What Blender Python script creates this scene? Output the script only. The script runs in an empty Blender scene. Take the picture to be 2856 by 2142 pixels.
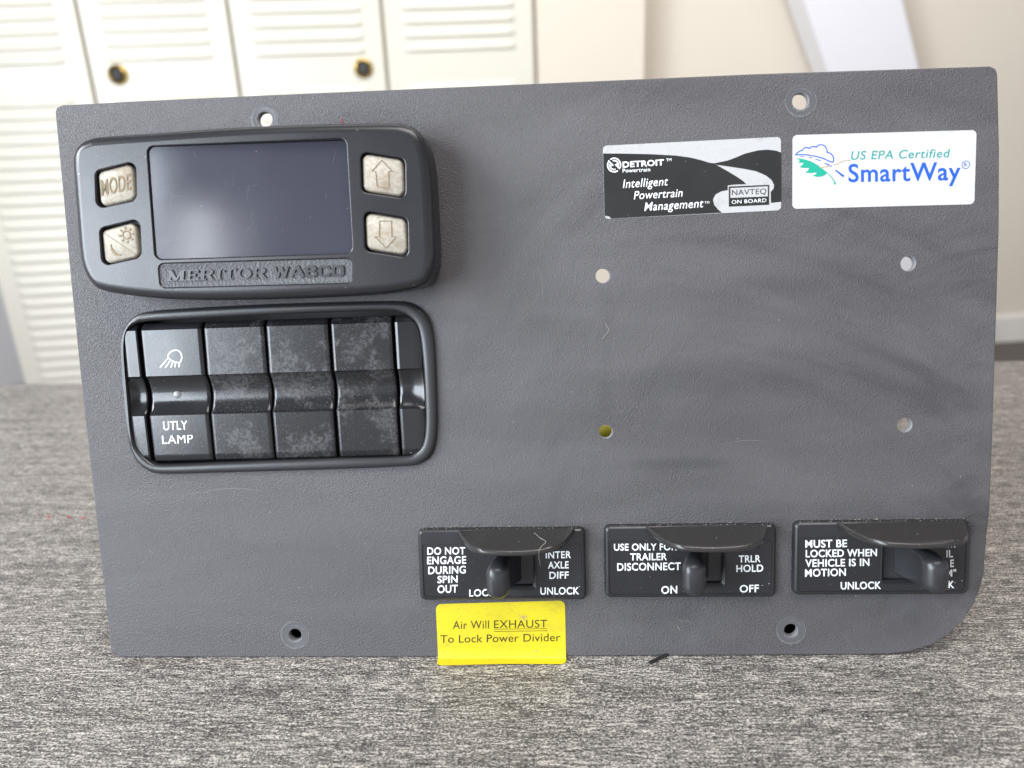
import bpy, math, random
import numpy as np
from mathutils import Vector, Matrix

random.seed(7)
SC = bpy.context.scene
COL = SC.collection
R = math.radians

# ------------------------------------------------------------------ camera, world, lamps, exposure
LIFT = 0.00072
LEAN = 13.196                       # degrees the panel leans back from upright
CAMW = Vector((0.174943, -0.239731, 0.193501 + LIFT))
CAMR = Matrix(((0.99821, 0.02246, 0.05547), (0.04482, 0.33371, -0.94161), (-0.03966, 0.94241, 0.33210)))
cam = bpy.data.cameras.new('camera')
cam_o = bpy.data.objects.new('camera', cam)
COL.objects.link(cam_o)
cam_o.matrix_world = Matrix.Translation(CAMW) @ CAMR.to_4x4()
cam.sensor_width = 36.0
cam.lens = 36.0 * 2143.0 / 2856.0
cam.clip_start, cam.clip_end = 0.01, 50
cam.dof.use_dof = True
cam.dof.focus_distance = 0.288
cam.dof.aperture_fstop = 9.0
SC.camera = cam_o

world = bpy.data.worlds.new('World')
SC.world = world
world.use_nodes = True
bgn = world.node_tree.nodes['Background']
bgn.inputs['Strength'].default_value = 1.0
# the room around: bright low down (windows, pale floor), dimmer towards the ceiling
_nt = world.node_tree
_tc = _nt.nodes.new('ShaderNodeTexCoord'); _sp = _nt.nodes.new('ShaderNodeSeparateXYZ'); _rp = _nt.nodes.new('ShaderNodeValToRGB')
_nt.links.new(_tc.outputs['Generated'], _sp.inputs[0]); _nt.links.new(_sp.outputs['Z'], _rp.inputs[0]); _nt.links.new(_rp.outputs[0], bgn.inputs['Color'])
_e = _rp.color_ramp.elements
_e[0].position, _e[0].color = 0.08, (1.15, 1.16, 1.24, 1)
_e[1].position, _e[1].color = 0.40, (0.26, 0.265, 0.285, 1)


def area(name, loc, target, sx, sy, power, color=(1, 1, 1)):
    l = bpy.data.lights.new(name, 'AREA')
    l.shape = 'RECTANGLE'
    l.size, l.size_y, l.energy, l.color = sx, sy, power, color
    o = bpy.data.objects.new(name, l)
    COL.objects.link(o)
    o.location = loc
    o.rotation_euler = (Vector(target) - Vector(loc)).to_track_quat('-Z', 'Y').to_euler()
    return o


area('low_window_lamp', (-0.95, -1.00, 0.42), (0.08, 0, 0.13), 0.95, 0.74, 44, (0.82, 0.91, 1.0))
area('door_gap_lamp', (-0.40, -1.12, 0.50), (0.06, 0, 0.13), 0.06, 0.17, 0.55, (0.93, 0.97, 1.0))
area('high_window_lamp', (-1.25, -0.50, 0.95), (0.12, 0, 0.1), 0.6, 0.6, 32, (0.93, 0.96, 1.0))
area('ceiling_lamp', (0.40, -0.45, 1.5), (0.2, -0.1, 0), 1.1, 0.7, 24, (1.0, 0.96, 0.91))
area('added_locker_wash', (0.45, 0.75, 1.35), (0.4, 1.6, -0.1), 2.2, 0.4, 14, (1.0, 0.97, 0.92))  # added wash light that brightens the lockers and wall

SC.view_settings.view_transform = 'Standard'
SC.view_settings.look = 'None'
SC.view_settings.exposure = -0.22
SC.view_settings.gamma = 1.0
SC.view_settings.use_curve_mapping = False
SC.cycles.use_denoising = True

# ------------------------------------------------------------------ measuring helpers
# survey of the photograph: a photo point seen on a plane w mm above the panel face -> panel mm (u right, v up)
EX = np.array([0.99821, 0.02246, 0.05547]); EY = np.array([-0.02838, 0.9937, 0.10838]); EN = np.array([-0.05268, -0.10976, 0.99256])
OO = np.array([-156.21251, -106.28604, -299.69867])
PM = np.array([EX, EY, EN])
CP = PM @ (-OO)


def T(p, w=0.0):
    d = PM @ np.array([(p[0] - 1428) / 2143.0, -(p[1] - 1071) / 2143.0, -1.0])
    t = (w - CP[2]) / d[2]
    q = CP + t * d
    return (float(q[0]), float(q[1]))


def zoomer(x0, y0, k):
    return lambda x, y, w=0.0: T((x0 + x / k, y0 + y / k), w)


R1 = zoomer(130, 300, 1.975)
R2 = zoomer(130, 800, 1.975)
ZB = zoomer(200, 380, 4.1475)
ZR = zoomer(930, 340, 3.19)
ZS = zoomer(320, 840, 3.318)
Z5 = zoomer(1150, 1450, 3.859)
Z6 = zoomer(2190, 1430, 3.6867)
Z2 = zoomer(1670, 1450, 4.254)
ZC = zoomer(1670, 370, 4.1736)
ZD = zoomer(2190, 350, 3.95)
ZE = zoomer(400, 660, 3.687)
R4 = zoomer(1650, 1420, 1.834)


def ray(px, py):
    return CAMR @ Vector(((px - 1428) / 2143.0, -(py - 1071) / 2143.0, -1.0))


def on_table(px, py, z=0.0):
    d = ray(px, py)
    return CAMW + d * ((z - CAMW.z) / d.z)


# ------------------------------------------------------------------ object helpers
def tag(o, label=None, cat=None, group=None, kind=None):
    for k, v in (('label', label), ('category', cat), ('group', group), ('kind', kind)):
        if v: o[k] = v
    return o


def empty(name, loc=(0, 0, 0), rot=(0, 0, 0)):
    o = bpy.data.objects.new(name, None)
    COL.objects.link(o)
    o.location = loc
    o.rotation_euler = rot
    o.empty_display_size = 0.02
    return o


class MB:
    """collects polygons in millimetres, builds ONE mesh object in metres"""
    def __init__(s):
        s.v, s.f, s.m = [], [], []

    def add(s, verts, faces, mat=0):
        b = len(s.v)
        s.v += [tuple(map(float, p)) for p in verts]
        s.f += [tuple(b + i for i in f) for f in faces]
        s.m += [mat] * len(faces)

    def loft(s, loops, mat=0, cap0=False, cap1=True, flip=False):
        n = len(loops[0]); verts = [p for l in loops for p in l]; F = []
        for k in range(len(loops) - 1):
            for i in range(n):
                j = (i + 1) % n
                q = (k * n + i, k * n + j, (k + 1) * n + j, (k + 1) * n + i)
                F.append(q[::-1] if flip else q)
        if cap1:
            c = tuple(range((len(loops) - 1) * n, len(loops) * n)); F.append(c[::-1] if flip else c)
        if cap0:
            c = tuple(range(n))[::-1]; F.append(c[::-1] if flip else c)
        s.add(verts, F, mat)

    def box(s, a, b, mat=0):
        (x0, y0, z0), (x1, y1, z1) = a, b
        s.loft([[(x0, y0, z0), (x1, y0, z0), (x1, y1, z0), (x0, y1, z0)],
                [(x0, y0, z1), (x1, y0, z1), (x1, y1, z1), (x0, y1, z1)]], mat, True, True)

    def mesh(s, me, mat=0, fn=None):
        vs = [fn(v.co) if fn else v.co for v in me.vertices]
        s.add(vs, [tuple(p.vertices) for p in me.polygons], mat)

    def tube(s, pts, r, mat=0, n=8):
        loops = []
        for i, p in enumerate(pts):
            p = Vector(p)
            d = (Vector(pts[min(i + 1, len(pts) - 1)]) - Vector(pts[max(i - 1, 0)])).normalized()
            a = d.orthogonal().normalized() if i == 0 else (a - d * a.dot(d)).normalized()
            b = d.cross(a)
            rr = r[i] if isinstance(r, (list, tuple)) else r
            loops.append([tuple(p + a * rr * math.cos(2 * math.pi * k / n) + b * rr * math.sin(2 * math.pi * k / n)) for k in range(n)])
        s.loft(loops, mat, True, True)

    def build(s, name, mats, parent=None, angle=35, smooth=True, scale=0.001):
        me = bpy.data.meshes.new(name)
        me.from_pydata([(x * scale, y * scale, z * scale) for x, y, z in s.v], [], s.f)
        for m in (mats if isinstance(mats, (list, tuple)) else [mats]): me.materials.append(m)
        me.polygons.foreach_set('material_index', s.m)
        me.polygons.foreach_set('use_smooth', [smooth] * len(s.f))
        me.update()
        if smooth: me.set_sharp_from_angle(angle=R(angle))
        o = bpy.data.objects.new(name, me)
        COL.objects.link(o)
        if parent: o.parent = parent
        return o


def ccw(p):
    a = sum(p[i][0] * p[(i + 1) % len(p)][1] - p[(i + 1) % len(p)][0] * p[i][1] for i in range(len(p)))
    return list(p) if a > 0 else list(p)[::-1]


def fillet(pts, radii, n=8):
    """round the corners of a polygon"""
    out = []; N = len(pts)
    rr = radii if isinstance(radii, (list, tuple)) else [radii] * N
    for i in range(N):
        p, a, b = Vector(pts[i]), Vector(pts[i - 1]), Vector(pts[(i + 1) % N])
        r = rr[i]
        if r <= 0: out.append(tuple(p)); continue
        da, db = (a - p).normalized(), (b - p).normalized()
        ang = da.angle(db); t = r / math.tan(ang / 2)
        c = p + (da + db).normalized() * (r / math.sin(ang / 2))
        s0, s1 = p + da * t - c, p + db * t - c
        a0 = math.atan2(s0.y, s0.x); a1 = math.atan2(s1.y, s1.x); d = a1 - a0
        while d > math.pi: d -= 2 * math.pi
        while d < -math.pi: d += 2 * math.pi
        out += [(c.x + r * math.cos(a0 + d * k / n), c.y + r * math.sin(a0 + d * k / n)) for k in range(n + 1)]
    return ccw(out)


def spline(pts, n=6, closed=True):
    out = []; N = len(pts)
    for i in range(N if closed else N - 1):
        g = lambda k: np.array(pts[k % N] if closed else pts[min(max(k, 0), N - 1)], float)
        p0, p1, p2, p3 = g(i - 1), g(i), g(i + 1), g(i + 2)
        for k in range(n):
            t = k / n
            out.append(tuple(0.5 * ((2 * p1) + (p2 - p0) * t + (2 * p0 - 5 * p1 + 4 * p2 - p3) * t * t + (3 * p1 - p0 - 3 * p2 + p3) * t ** 3)))
    if not closed: out.append(tuple(map(float, pts[-1])))
    return ccw(out) if closed else out


def inset(poly, d):
    """move every vertex of a counter-clockwise outline inwards by d"""
    if abs(d) < 1e-9: return list(poly)
    N = len(poly); out = []
    for i in range(N):
        p, a, b = Vector(poly[i]), Vector(poly[i - 1]), Vector(poly[(i + 1) % N])
        e0, e1 = (p - a), (b - p)
        if e0.length < 1e-7: e0 = e1
        if e1.length < 1e-7: e1 = e0
        e0.normalize(); e1.normalize()
        n0, n1 = Vector((-e0.y, e0.x)), Vector((-e1.y, e1.x))
        m = (n0 + n1)
        m = m.normalized() if m.length > 1e-6 else n0
        k = max(0.5, m.dot(n0))
        q = p + m * (d / k)
        out.append((q.x, q.y))
    return out


def at(poly, w):
    return [(p[0], p[1], w) for p in poly]


def circle(c, r, n=32, ry=None):
    return [(c[0] + r * math.cos(2 * math.pi * k / n), c[1] + (ry or r) * math.sin(2 * math.pi * k / n)) for k in range(n)]


def fill_mesh(outer, holes=()):
    """flat face with holes at z=0 (mm)"""
    cu = bpy.data.curves.new('fill', 'CURVE'); cu.dimensions = '2D'; cu.fill_mode = 'BOTH'
    for lp in [outer] + list(holes):
        sp = cu.splines.new('POLY'); sp.points.add(len(lp) - 1)
        for q, p in zip(sp.points, lp): q.co = (p[0], p[1], 0, 1)
        sp.use_cyclic_u = True
    o = bpy.data.objects.new('fill', cu); COL.objects.link(o)
    me = bpy.data.meshes.new_from_object(o)
    bpy.data.objects.remove(o); bpy.data.curves.remove(cu)
    up = sum(p.normal.z * p.area for p in me.polygons)
    if up < 0: me.flip_normals()
    return me


def rounded_profile(w0, w1, r, n=6):
    """(inset, w) pairs: straight wall then a quarter round"""
    return [(0, w0), (0, w1 - r)] + [(r * (1 - math.cos(k / n * math.pi / 2)), w1 - r + r * math.sin(k / n * math.pi / 2)) for k in range(1, n + 1)]


def slab(mb, outline, prof, mat=0, cap=True):
    mb.loft([at(inset(outline, d), w) for d, w in prof], mat, False, cap)


def ribbon(mb, pts, width, w, mat=0, closed=False, h=0.0):
    """a flat line of constant or varying width along pts"""
    N = len(pts); L, Rr = [], []
    for i in range(N):
        a = Vector(pts[i - 1] if (closed or i > 0) else pts[i]); b = Vector(pts[(i + 1) % N] if (closed or i < N - 1) else pts[i])
        d = (b - a).normalized(); nn = Vector((-d.y, d.x))
        wd = (width[i] if isinstance(width, (list, tuple)) else width) / 2
        p = Vector(pts[i])
        L.append(p + nn * wd); Rr.append(p - nn * wd)
    rng = range(N if closed else N - 1)
    V = [(q.x, q.y, w + h) for q in L] + [(q.x, q.y, w + h) for q in Rr]
    F = [(i, N + i, N + (i + 1) % N, (i + 1) % N) for i in rng]
    if h > 0:
        V += [(q.x, q.y, w) for q in L] + [(q.x, q.y, w) for q in Rr]
        for i in rng:
            j = (i + 1) % N
            F += [(2 * N + i, i, j, 2 * N + j), (N + i, 3 * N + i, 3 * N + j, N + j)]
        if not closed:
            F += [(0, 2 * N, 3 * N, N), (N - 1, 2 * N - 1, 4 * N - 1, 3 * N - 1)]
    mb.add(V, F, mat)


def text_mesh(body, bold=0.0, shear=0.0, spacing=1.0, ext=0.0):
    cu = bpy.data.curves.new('txt', 'FONT')
    cu.body = body; cu.offset = bold; cu.shear = shear; cu.space_character = spacing; cu.extrude = ext
    cu.resolution_u = 5
    o = bpy.data.objects.new('txt', cu); COL.objects.link(o)
    me = bpy.data.meshes.new_from_object(o)
    bpy.data.objects.remove(o); bpy.data.curves.remove(cu)
    return me


_H = text_mesh('H')
CAPH = max(v.co.y for v in _H.vertices)


def write(mb, body, p0, p1, top, w, mat=0, bold=0.0, shear=0.0, h=0.0, spacing=1.06):
    """text whose baseline runs p0 -> p1 (panel mm) and whose capitals reach 'top' above p0"""
    me = text_mesh(body, bold, shear, spacing, 0.05 if h else 0.0)
    xs = [v.co.x for v in me.vertices]; x0, x1 = min(xs), max(xs)
    P0, P1, U = Vector(p0), Vector(p1), Vector(top) - Vector(p0)
    dx = (P1 - P0) / (x1 - x0); dy = U / CAPH

    def fn(c):
        q = P0 + dx * (c.x - x0) + dy * c.y
        return (q.x, q.y, w + (h * (c.z + 0.05) / 0.1 if h else 0))
    mb.mesh(me, mat, fn)


# ------------------------------------------------------------------ materials
class Mat:
    def __init__(s, name, color=(0.5, 0.5, 0.5), rough=0.5, spec=0.5, metal=0.0):
        s.m = bpy.data.materials.new(name); s.m.use_nodes = True
        s.nt = s.m.node_tree; s.b = s.nt.nodes['Principled BSDF']
        s.b.inputs['Base Color'].default_value = (*color, 1)
        s.b.inputs['Roughness'].default_value = rough
        s.b.inputs['Specular IOR Level'].default_value = spec
        s.b.inputs['Metallic'].default_value = metal
        s.tc = s.nt.nodes.new('ShaderNodeTexCoord')

    def n(s, t, **kw):
        x = s.nt.nodes.new('ShaderNode' + t)
        for k, v in kw.items():
            if hasattr(x, k): setattr(x, k, v)
            else: x.inputs[k.replace('_', ' ')].default_value = v
        return x

    def l(s, a, b): s.nt.links.new(a, b)

    def mapping(s, sc=(1, 1, 1), rot=(0, 0, 0), loc=(0, 0, 0)):
        x = s.n('Mapping'); x.inputs['Scale'].default_value = sc; x.inputs['Rotation'].default_value = rot; x.inputs['Location'].default_value = loc
        s.l(s.tc.outputs['Object'], x.inputs['Vector'])
        return x.outputs[0]

    def noise(s, scale, detail=2, rough=0.5, vec=None, dist=0.0):
        x = s.n('TexNoise'); x.inputs['Scale'].default_value = scale; x.inputs['Detail'].default_value = detail
        x.inputs['Roughness'].default_value = rough; x.inputs['Distortion'].default_value = dist
        s.l(vec if vec else s.tc.outputs['Object'], x.inputs['Vector'])
        return x.outputs[0]

    def voro(s, scale, feature='F1', vec=None, rnd=1.0):
        x = s.n('TexVoronoi'); x.feature = feature; x.inputs['Scale'].default_value = scale; x.inputs['Randomness'].default_value = rnd
        s.l(vec if vec else s.tc.outputs['Object'], x.inputs['Vector'])
        return x

    def ramp(s, f, stops, interp='LINEAR'):
        x = s.n('ValToRGB'); x.color_ramp.interpolation = interp
        e = x.color_ramp.elements
        while len(e) < len(stops): e.new(0.5)
        for el, (p, c) in zip(e, stops):
            el.position = p; el.color = (c, c, c, 1) if isinstance(c, (int, float)) else (*c, 1)
        s.l(f, x.inputs[0])
        return x.outputs[0]

    def math(s, op, a, b):
        x = s.n('Math'); x.operation = op
        for i, q in enumerate((a, b)):
            if isinstance(q, (int, float)): x.inputs[i].default_value = q
            else: s.l(q, x.inputs[i])
        return x.outputs[0]

    def mix(s, f, a, b):
        x = s.n('Mix'); x.data_type = 'RGBA'
        for sock, q in ((x.inputs[0], f), (x.inputs[6], a), (x.inputs[7], b)):
            if isinstance(q, (int, float)): sock.default_value = q
            elif isinstance(q, tuple): sock.default_value = (*q, 1)
            else: s.l(q, sock)
        return x.outputs[2]

    def bump(s, h, dist, strength=1.0, normal=None):
        x = s.n('Bump'); x.inputs['Distance'].default_value = dist; x.inputs['Strength'].default_value = strength
        s.l(h, x.inputs['Height'])
        if normal: s.l(normal, x.inputs['Normal'])
        return x.outputs[0]

    def set(s, k, v): s.l(v, s.b.inputs[k])


def speck_mask(m, scale, thr, seedloc=(0, 0, 0), size=0.085):
    """sparse dust grains"""
    v = m.voro(scale, vec=m.mapping((1, 1, 1), loc=seedloc))
    near = m.math('LESS_THAN', v.outputs['Distance'], size)
    sep = m.n('SeparateColor'); m.l(v.outputs['Color'], sep.inputs[0])
    pick = m.math('GREATER_THAN', sep.outputs[0], thr)
    return m.math('MULTIPLY', near, pick)


def make_panel_mat():
    m = Mat('textured_grey_plastic', rough=0.5)
    smear = m.noise(1.0, 4, 0.55, m.mapping((9, 44, 9), rot=(0, 0, R(-9))), 0.6)
    cloud = m.noise(14, 3, 0.5)
    col = m.mix(m.ramp(smear, [(0.35, 0.0), (0.65, 1.0)]), (0.070, 0.067, 0.072), (0.0875, 0.084, 0.0905))
    # rubbed and greasy marks of their own shape, and a broad dark oval right of the display: (u, v, half width, half height, strength) in mm
    wob = m.noise(60, 4, 0.65)
    tot = None
    for (px, py, rx, ry, k) in ((1915, 1292, 24, 3.0, 0.6), (1690, 1105, 4.2, 24, 0.30), (1690, 880, 4.0, 14, 0.24), (1420, 690, 20, 30, 0.42), (2420, 900, 34, 36, 0.34), (2060, 1050, 70, 9, 0.34), (2250, 800, 50, 6, 0.28), (1300, 1000, 26, 10, 0.34), (1010, 330, 22, 7, 0.35), (1900, 260, 48, 10, 0.28), (1520, 930, 30, 8, 0.3), (2150, 1420, 50, 5, 0.22)):
        cu, cv = T((px, py))
        sub = m.n('VectorMath'); sub.operation = 'MULTIPLY_ADD'
        m.l(m.tc.outputs['Object'], sub.inputs[0]); sub.inputs[1].default_value = (1000 / rx, 1000 / ry, 0); sub.inputs[2].default_value = (-cu / rx, -cv / ry, 0)
        ln = m.n('VectorMath'); ln.operation = 'LENGTH'; m.l(sub.outputs[0], ln.inputs[0])
        d = m.math('ADD', ln.outputs['Value'], m.math('MULTIPLY', m.math('SUBTRACT', wob, 0.5), 0.9))
        f_ = m.ramp(d, [(0.25, k), (1.0, 0.0)])
        tot = f_ if tot is None else m.math('MAXIMUM', tot, f_)
    col = m.mix(m.math('MULTIPLY', tot, 0.7), col, (0.030, 0.029, 0.030))
    su = m.n('SeparateXYZ'); m.l(m.tc.outputs['Object'], su.inputs[0]); right_u = su.outputs[0]
    # wide curved wipe marks, as left by a hand swung round an elbow
    for (px, py, lo, hi, amt) in ((1750, 2300, (0.02, 0.019, 0.02), (0.135, 0.130, 0.138), 0.30), (3000, 1900, (0.02, 0.019, 0.02), (0.135, 0.130, 0.138), 0.34)):
        cu, cv = T((px, py))
        sub = m.n('VectorMath'); sub.operation = 'SUBTRACT'
        m.l(m.tc.outputs['Object'], sub.inputs[0]); sub.inputs[1].default_value = (cu / 1000, cv / 1000, 0)
        sx = m.n('SeparateXYZ'); m.l(sub.outputs[0], sx.inputs[0])
        rad = m.math('SQRT', m.math('ADD', m.math('MULTIPLY', sx.outputs[0], sx.outputs[0]), m.math('MULTIPLY', sx.outputs[1], sx.outputs[1])), 0)
        ang = m.math('ARCTAN2', sx.outputs[1], sx.outputs[0])
        cb = m.n('CombineXYZ'); m.l(m.math('MULTIPLY', ang, 2.6), cb.inputs[0]); m.l(m.math('MULTIPLY', rad, 75), cb.inputs[1]); cb.inputs[2].default_value = px / 700
        w_ = m.noise(1.0, 4, 0.6, cb.outputs[0], 0.4)
        zone = m.ramp(m.noise(11, 2, 0.5, m.mapping((1, 1, 1), loc=(px / 900, 0, 0))), [(0.44, 0.0), (0.62, amt)])
        far = m.n('MapRange'); m.l(right_u, far.inputs['Value'])
        far.inputs['From Min'].default_value = 0.10; far.inputs['From Max'].default_value = 0.19
        zone = m.math('MULTIPLY', zone, far.outputs[0])
        dk = m.math('MULTIPLY', m.ramp(w_, [(0.33, 1.0), (0.47, 0.0)]), zone); lt = m.math('MULTIPLY', m.ramp(w_, [(0.53, 0.0), (0.68, 0.8)]), zone)
        col = m.mix(lt, m.mix(dk, col, lo), hi)
    dust = speck_mask(m, 420, 0.975, size=0.06)
    m.set('Base Color', m.mix(dust, col, (0.45, 0.45, 0.45)))
    s2 = m.math('ADD', m.math('MULTIPLY', smear, 0.7), m.math('MULTIPLY', cloud, 0.3))
    m.set('Roughness', m.ramp(s2, [(0.36, 0.40), (0.62, 0.48)]))
    g = m.voro(2600, 'SMOOTH_F1', vec=m.mapping((0.8, 1.35, 1), rot=(0, 0, R(-24)))).outputs['Distance']
    f = m.noise(3200, 2, 0.6)
    h = m.math('ADD', m.math('MULTIPLY', g, 0.8), m.math('MULTIPLY', f, 0.6))
    m.set('Normal', m.bump(h, 0.00032, 1.0))
    return m.m


def plastic(name, col, rough, grain=1500, dist=0.00006, strength=0.5, var=0.12, dust=0.0, spec=0.5):
    m = Mat(name, col, rough, spec)
    n = m.noise(25, 4, 0.6)
    m.set('Roughness', m.ramp(n, [(0.3, max(0.05, rough - var)), (0.7, rough + var)]))
    if dust:
        d1 = speck_mask(m, 420, 1 - dust)
        d2 = speck_mask(m, 900, 1 - dust * 1.6, (3, 1, 2))
        d = m.math('MAXIMUM', d1, d2)
        m.set('Base Color', m.mix(d, col, (0.42, 0.40, 0.38)))
    if grain:
        m.set('Normal', m.bump(m.noise(grain, 2, 0.5), dist, strength))
    return m.m


MP = make_panel_mat()
M_HOUSE = plastic('satin_black_plastic', (0.017, 0.017, 0.020), 0.27, 2200, 0.00005, 0.5, 0.04, 0.006)
M_BEZEL = plastic('soft_black_rubber', (0.022, 0.022, 0.025), 0.34, 1600, 0.00005, 0.5, 0.06, 0.008)
M_ROCK = plastic('gloss_black_plastic', (0.012, 0.012, 0.014), 0.19, 900, 0.00004, 0.35, 0.08, 0.02)
M_DARK = plastic('deep_black', (0.006, 0.006, 0.006), 0.7, 0)
M_VALVE = plastic('valve_black_plastic', (0.020, 0.020, 0.023), 0.30, 1400, 0.00005, 0.4, 0.1, 0.02)
M_LABEL = plastic('label_black_plastic', (0.018, 0.018, 0.021), 0.32, 1500, 0.00009, 0.6, 0.1, 0.045)
M_HOOD = plastic('dusty_hood_plastic', (0.026, 0.024, 0.023), 0.30, 1400, 0.00005, 0.4, 0.12, 0.06)
M_LEVER = plastic('worn_lever_plastic', (0.026, 0.026, 0.030), 0.33, 1200, 0.00004, 0.4, 0.08, 0.02)
M_WHITE = plastic('white_paint', (0.80, 0.82, 0.83), 0.45, 0)
M_TEAL = plastic('teal_ink', (0.015, 0.26, 0.24), 0.4, 0)
M_GREEN = plastic('green_ink', (0.01, 0.32, 0.22), 0.4, 0)
M_BLUE = plastic('blue_ink', (0.012, 0.09, 0.46), 0.4, 0)
M_INK = plastic('black_ink', (0.018, 0.018, 0.018), 0.35, 1200, 0.00003, 0.3, 0.1, 0.02)
M_INKY = plastic('print_ink', (0.03, 0.028, 0.005), 0.45, 0)
M_SCUFF = plastic('brown_scuff', (0.42, 0.30, 0.18), 0.7, 0)
M_RIVET = plastic('pressed_grey_plastic', (0.088, 0.087, 0.094), 0.36, 1500, 0.00012, 0.6, 0.1, 0.08)
M_RED = plastic('red_fibre', (0.55, 0.03, 0.05), 0.8, 0)
M_FIBRE = plastic('pale_fibre', (0.45, 0.42, 0.38), 0.7, 0)
M_DUST = plastic('pale_dust', (0.42, 0.37, 0.29), 0.9, 0)
M_SCRATCH = plastic('scratched_grey', (0.20, 0.20, 0.21), 0.5, 0)
M_HOSE = plastic('yellow_hose', (0.95, 0.86, 0.10), 0.35, 0)


def sticker_mat(name, col, dirt, rough, amount):
    m = Mat(name, col, rough)
    d = m.noise(1.0, 5, 0.7, m.mapping((90, 160, 90), rot=(0, 0, R(35))))
    f = m.noise(700, 3, 0.7)
    k = m.ramp(m.math('ADD', m.math('MULTIPLY', d, 0.6), m.math('MULTIPLY', f, 0.4)), [(0.50, 0.0), (0.72, amount)])
    sp = speck_mask(m, 380, 0.985)
    c = m.mix(k, col, dirt)
    m.set('Base Color', m.mix(sp, c, tuple(x * 0.7 for x in dirt)))
    m.set('Roughness', m.ramp(d, [(0.3, rough - 0.08), (0.7, rough + 0.1)]))
    m.set('Normal', m.bump(m.noise(300, 3, 0.5), 0.00003, 0.4))
    return m.m


M_WSTICK = sticker_mat('white_vinyl', (0.54, 0.54, 0.55), (0.30, 0.28, 0.26), 0.4, 0.45)
M_SSTICK = sticker_mat('silver_vinyl', (0.43, 0.43, 0.435), (0.25, 0.24, 0.23), 0.36, 0.6)
M_YSTICK = sticker_mat('yellow_vinyl', (0.58, 0.480, 0.012), (0.30, 0.22, 0.03), 0.42, 0.55)


def make_button_mat():
    m = Mat('worn_beige_rubber', rough=0.55)
    n = m.noise(900, 4, 0.7)
    d = m.noise(160, 3, 0.6)
    c = m.mix(m.ramp(n, [(0.35, 0.0), (0.65, 1.0)]), (0.28, 0.245, 0.19), (0.42, 0.385, 0.325))
    m.set('Base Color', m.mix(m.ramp(d, [(0.55, 0.0), (0.75, 0.6)]), c, (0.24, 0.175, 0.10)))
    m.set('Normal', m.bump(n, 0.00012, 0.7))
    return m.m


M_BTN = make_button_mat()
M_BTND = plastic('engraving_shade_and_dirt', (0.20, 0.15, 0.09), 0.7, 0)  # shade of the engraved signs put into the colour, with brown dirt


def make_screen_mat():
    m = Mat('scratched_screen_glass', rough=0.10)
    dust = m.math('MAXIMUM', speck_mask(m, 700, 0.965), speck_mask(m, 330, 0.985, (1, 5, 2)))
    scr = m.voro(1.0, 'DISTANCE_TO_EDGE', vec=m.mapping((28, 120, 30), rot=(0, 0, R(74)))).outputs['Distance']
    zone = m.ramp(m.noise(40, 3, 0.6), [(0.52, 0.0), (0.66, 1.0)])
    s = m.math('MULTIPLY', m.math('LESS_THAN', scr, 0.0), zone)
    k = m.math('MAXIMUM', dust, m.math('MULTIPLY', s, 0.35))
    m.set('Base Color', m.mix(k, (0.040, 0.041, 0.056), (0.5, 0.5, 0.52)))
    haze = m.noise(30, 4, 0.6)
    m.set('Roughness', m.ramp(haze, [(0.35, 0.11), (0.7, 0.17)]))
    m.b.inputs['Specular IOR Level'].default_value = 0.6
    return m.m


M_SCREEN = make_screen_mat()


def make_worn_mat(seed):
    m = Mat('scuffed_switch_plastic', rough=0.3)
    v = m.mapping((1, 1, 1), loc=(seed, seed * 0.7, 0))
    big = m.noise(48, 2, 0.5, v)
    mid = m.noise(190, 4, 0.75, v)
    fine = m.noise(700, 4, 0.75, v)
    mask = m.ramp(m.math('ADD', m.math('MULTIPLY', big, 0.62), m.math('MULTIPLY', mid, 0.38)), [(0.505, 0.0), (0.56, 1.0)])
    k = m.math('MULTIPLY', mask, m.ramp(fine, [(0.38, 0.0), (0.62, 1.0)]))
    fl = m.ramp(m.noise(1700, 3, 0.7, v), [(0.60, 0.0), (0.68, 0.7)])
    fl = m.math('MULTIPLY', fl, m.ramp(m.noise(70, 3, 0.6, v), [(0.42, 0.1), (0.6, 1.0)]))
    sp = m.math('MAXIMUM', speck_mask(m, 520, 0.93), fl)
    k = m.math('MAXIMUM', m.math('MULTIPLY', k, 0.28), m.math('MULTIPLY', sp, 0.8))
    m.set('Base Color', m.mix(k, (0.012, 0.012, 0.014), (0.17, 0.165, 0.17)))
    m.set('Roughness', m.ramp(k, [(0.0, 0.22), (0.8, 0.6)]))
    m.set('Normal', m.bump(fine, 0.00006, 0.6))
    return m.m


M_WORN = [make_worn_mat(s) for s in (0.3, 1.7, 2.9)]


def make_table_mat():
    m = Mat('grey_woodgrain_laminate', rough=0.4)
    warp = m.noise(30, 2, 0.5)
    a = m.noise(1.0, 4, 0.68, m.mapping((800, 1900, 1)))
    b = m.noise(1.0, 3, 0.6, m.mapping((150, 1050, 1), loc=(3, 1, 0)))
    c = m.noise(1.0, 3, 0.6, m.mapping((22, 190, 1), loc=(1, 7, 0)))
    d = m.noise(1500, 2, 0.6)
    s = m.math('ADD', m.math('ADD', m.math('MULTIPLY', a, 0.42), m.math('MULTIPLY', b, 0.26)), m.math('ADD', m.math('MULTIPLY', c, 0.10), m.math('MULTIPLY', d, 0.22)))
    col = m.ramp(s, [(0.425, (0.028, 0.025, 0.024)), (0.50, (0.150, 0.137, 0.126)), (0.578, (0.60, 0.555, 0.50))])
    m.set('Base Color', col)
    m.b.inputs['Specular IOR Level'].default_value = 0.28
    m.set('Roughness', m.ramp(s, [(0.4, 0.42), (0.6, 0.55)]))
    m.set('Normal', m.bump(s, 0.0005, 0.9))
    return m.m


M_TABLE = make_table_mat()


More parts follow.
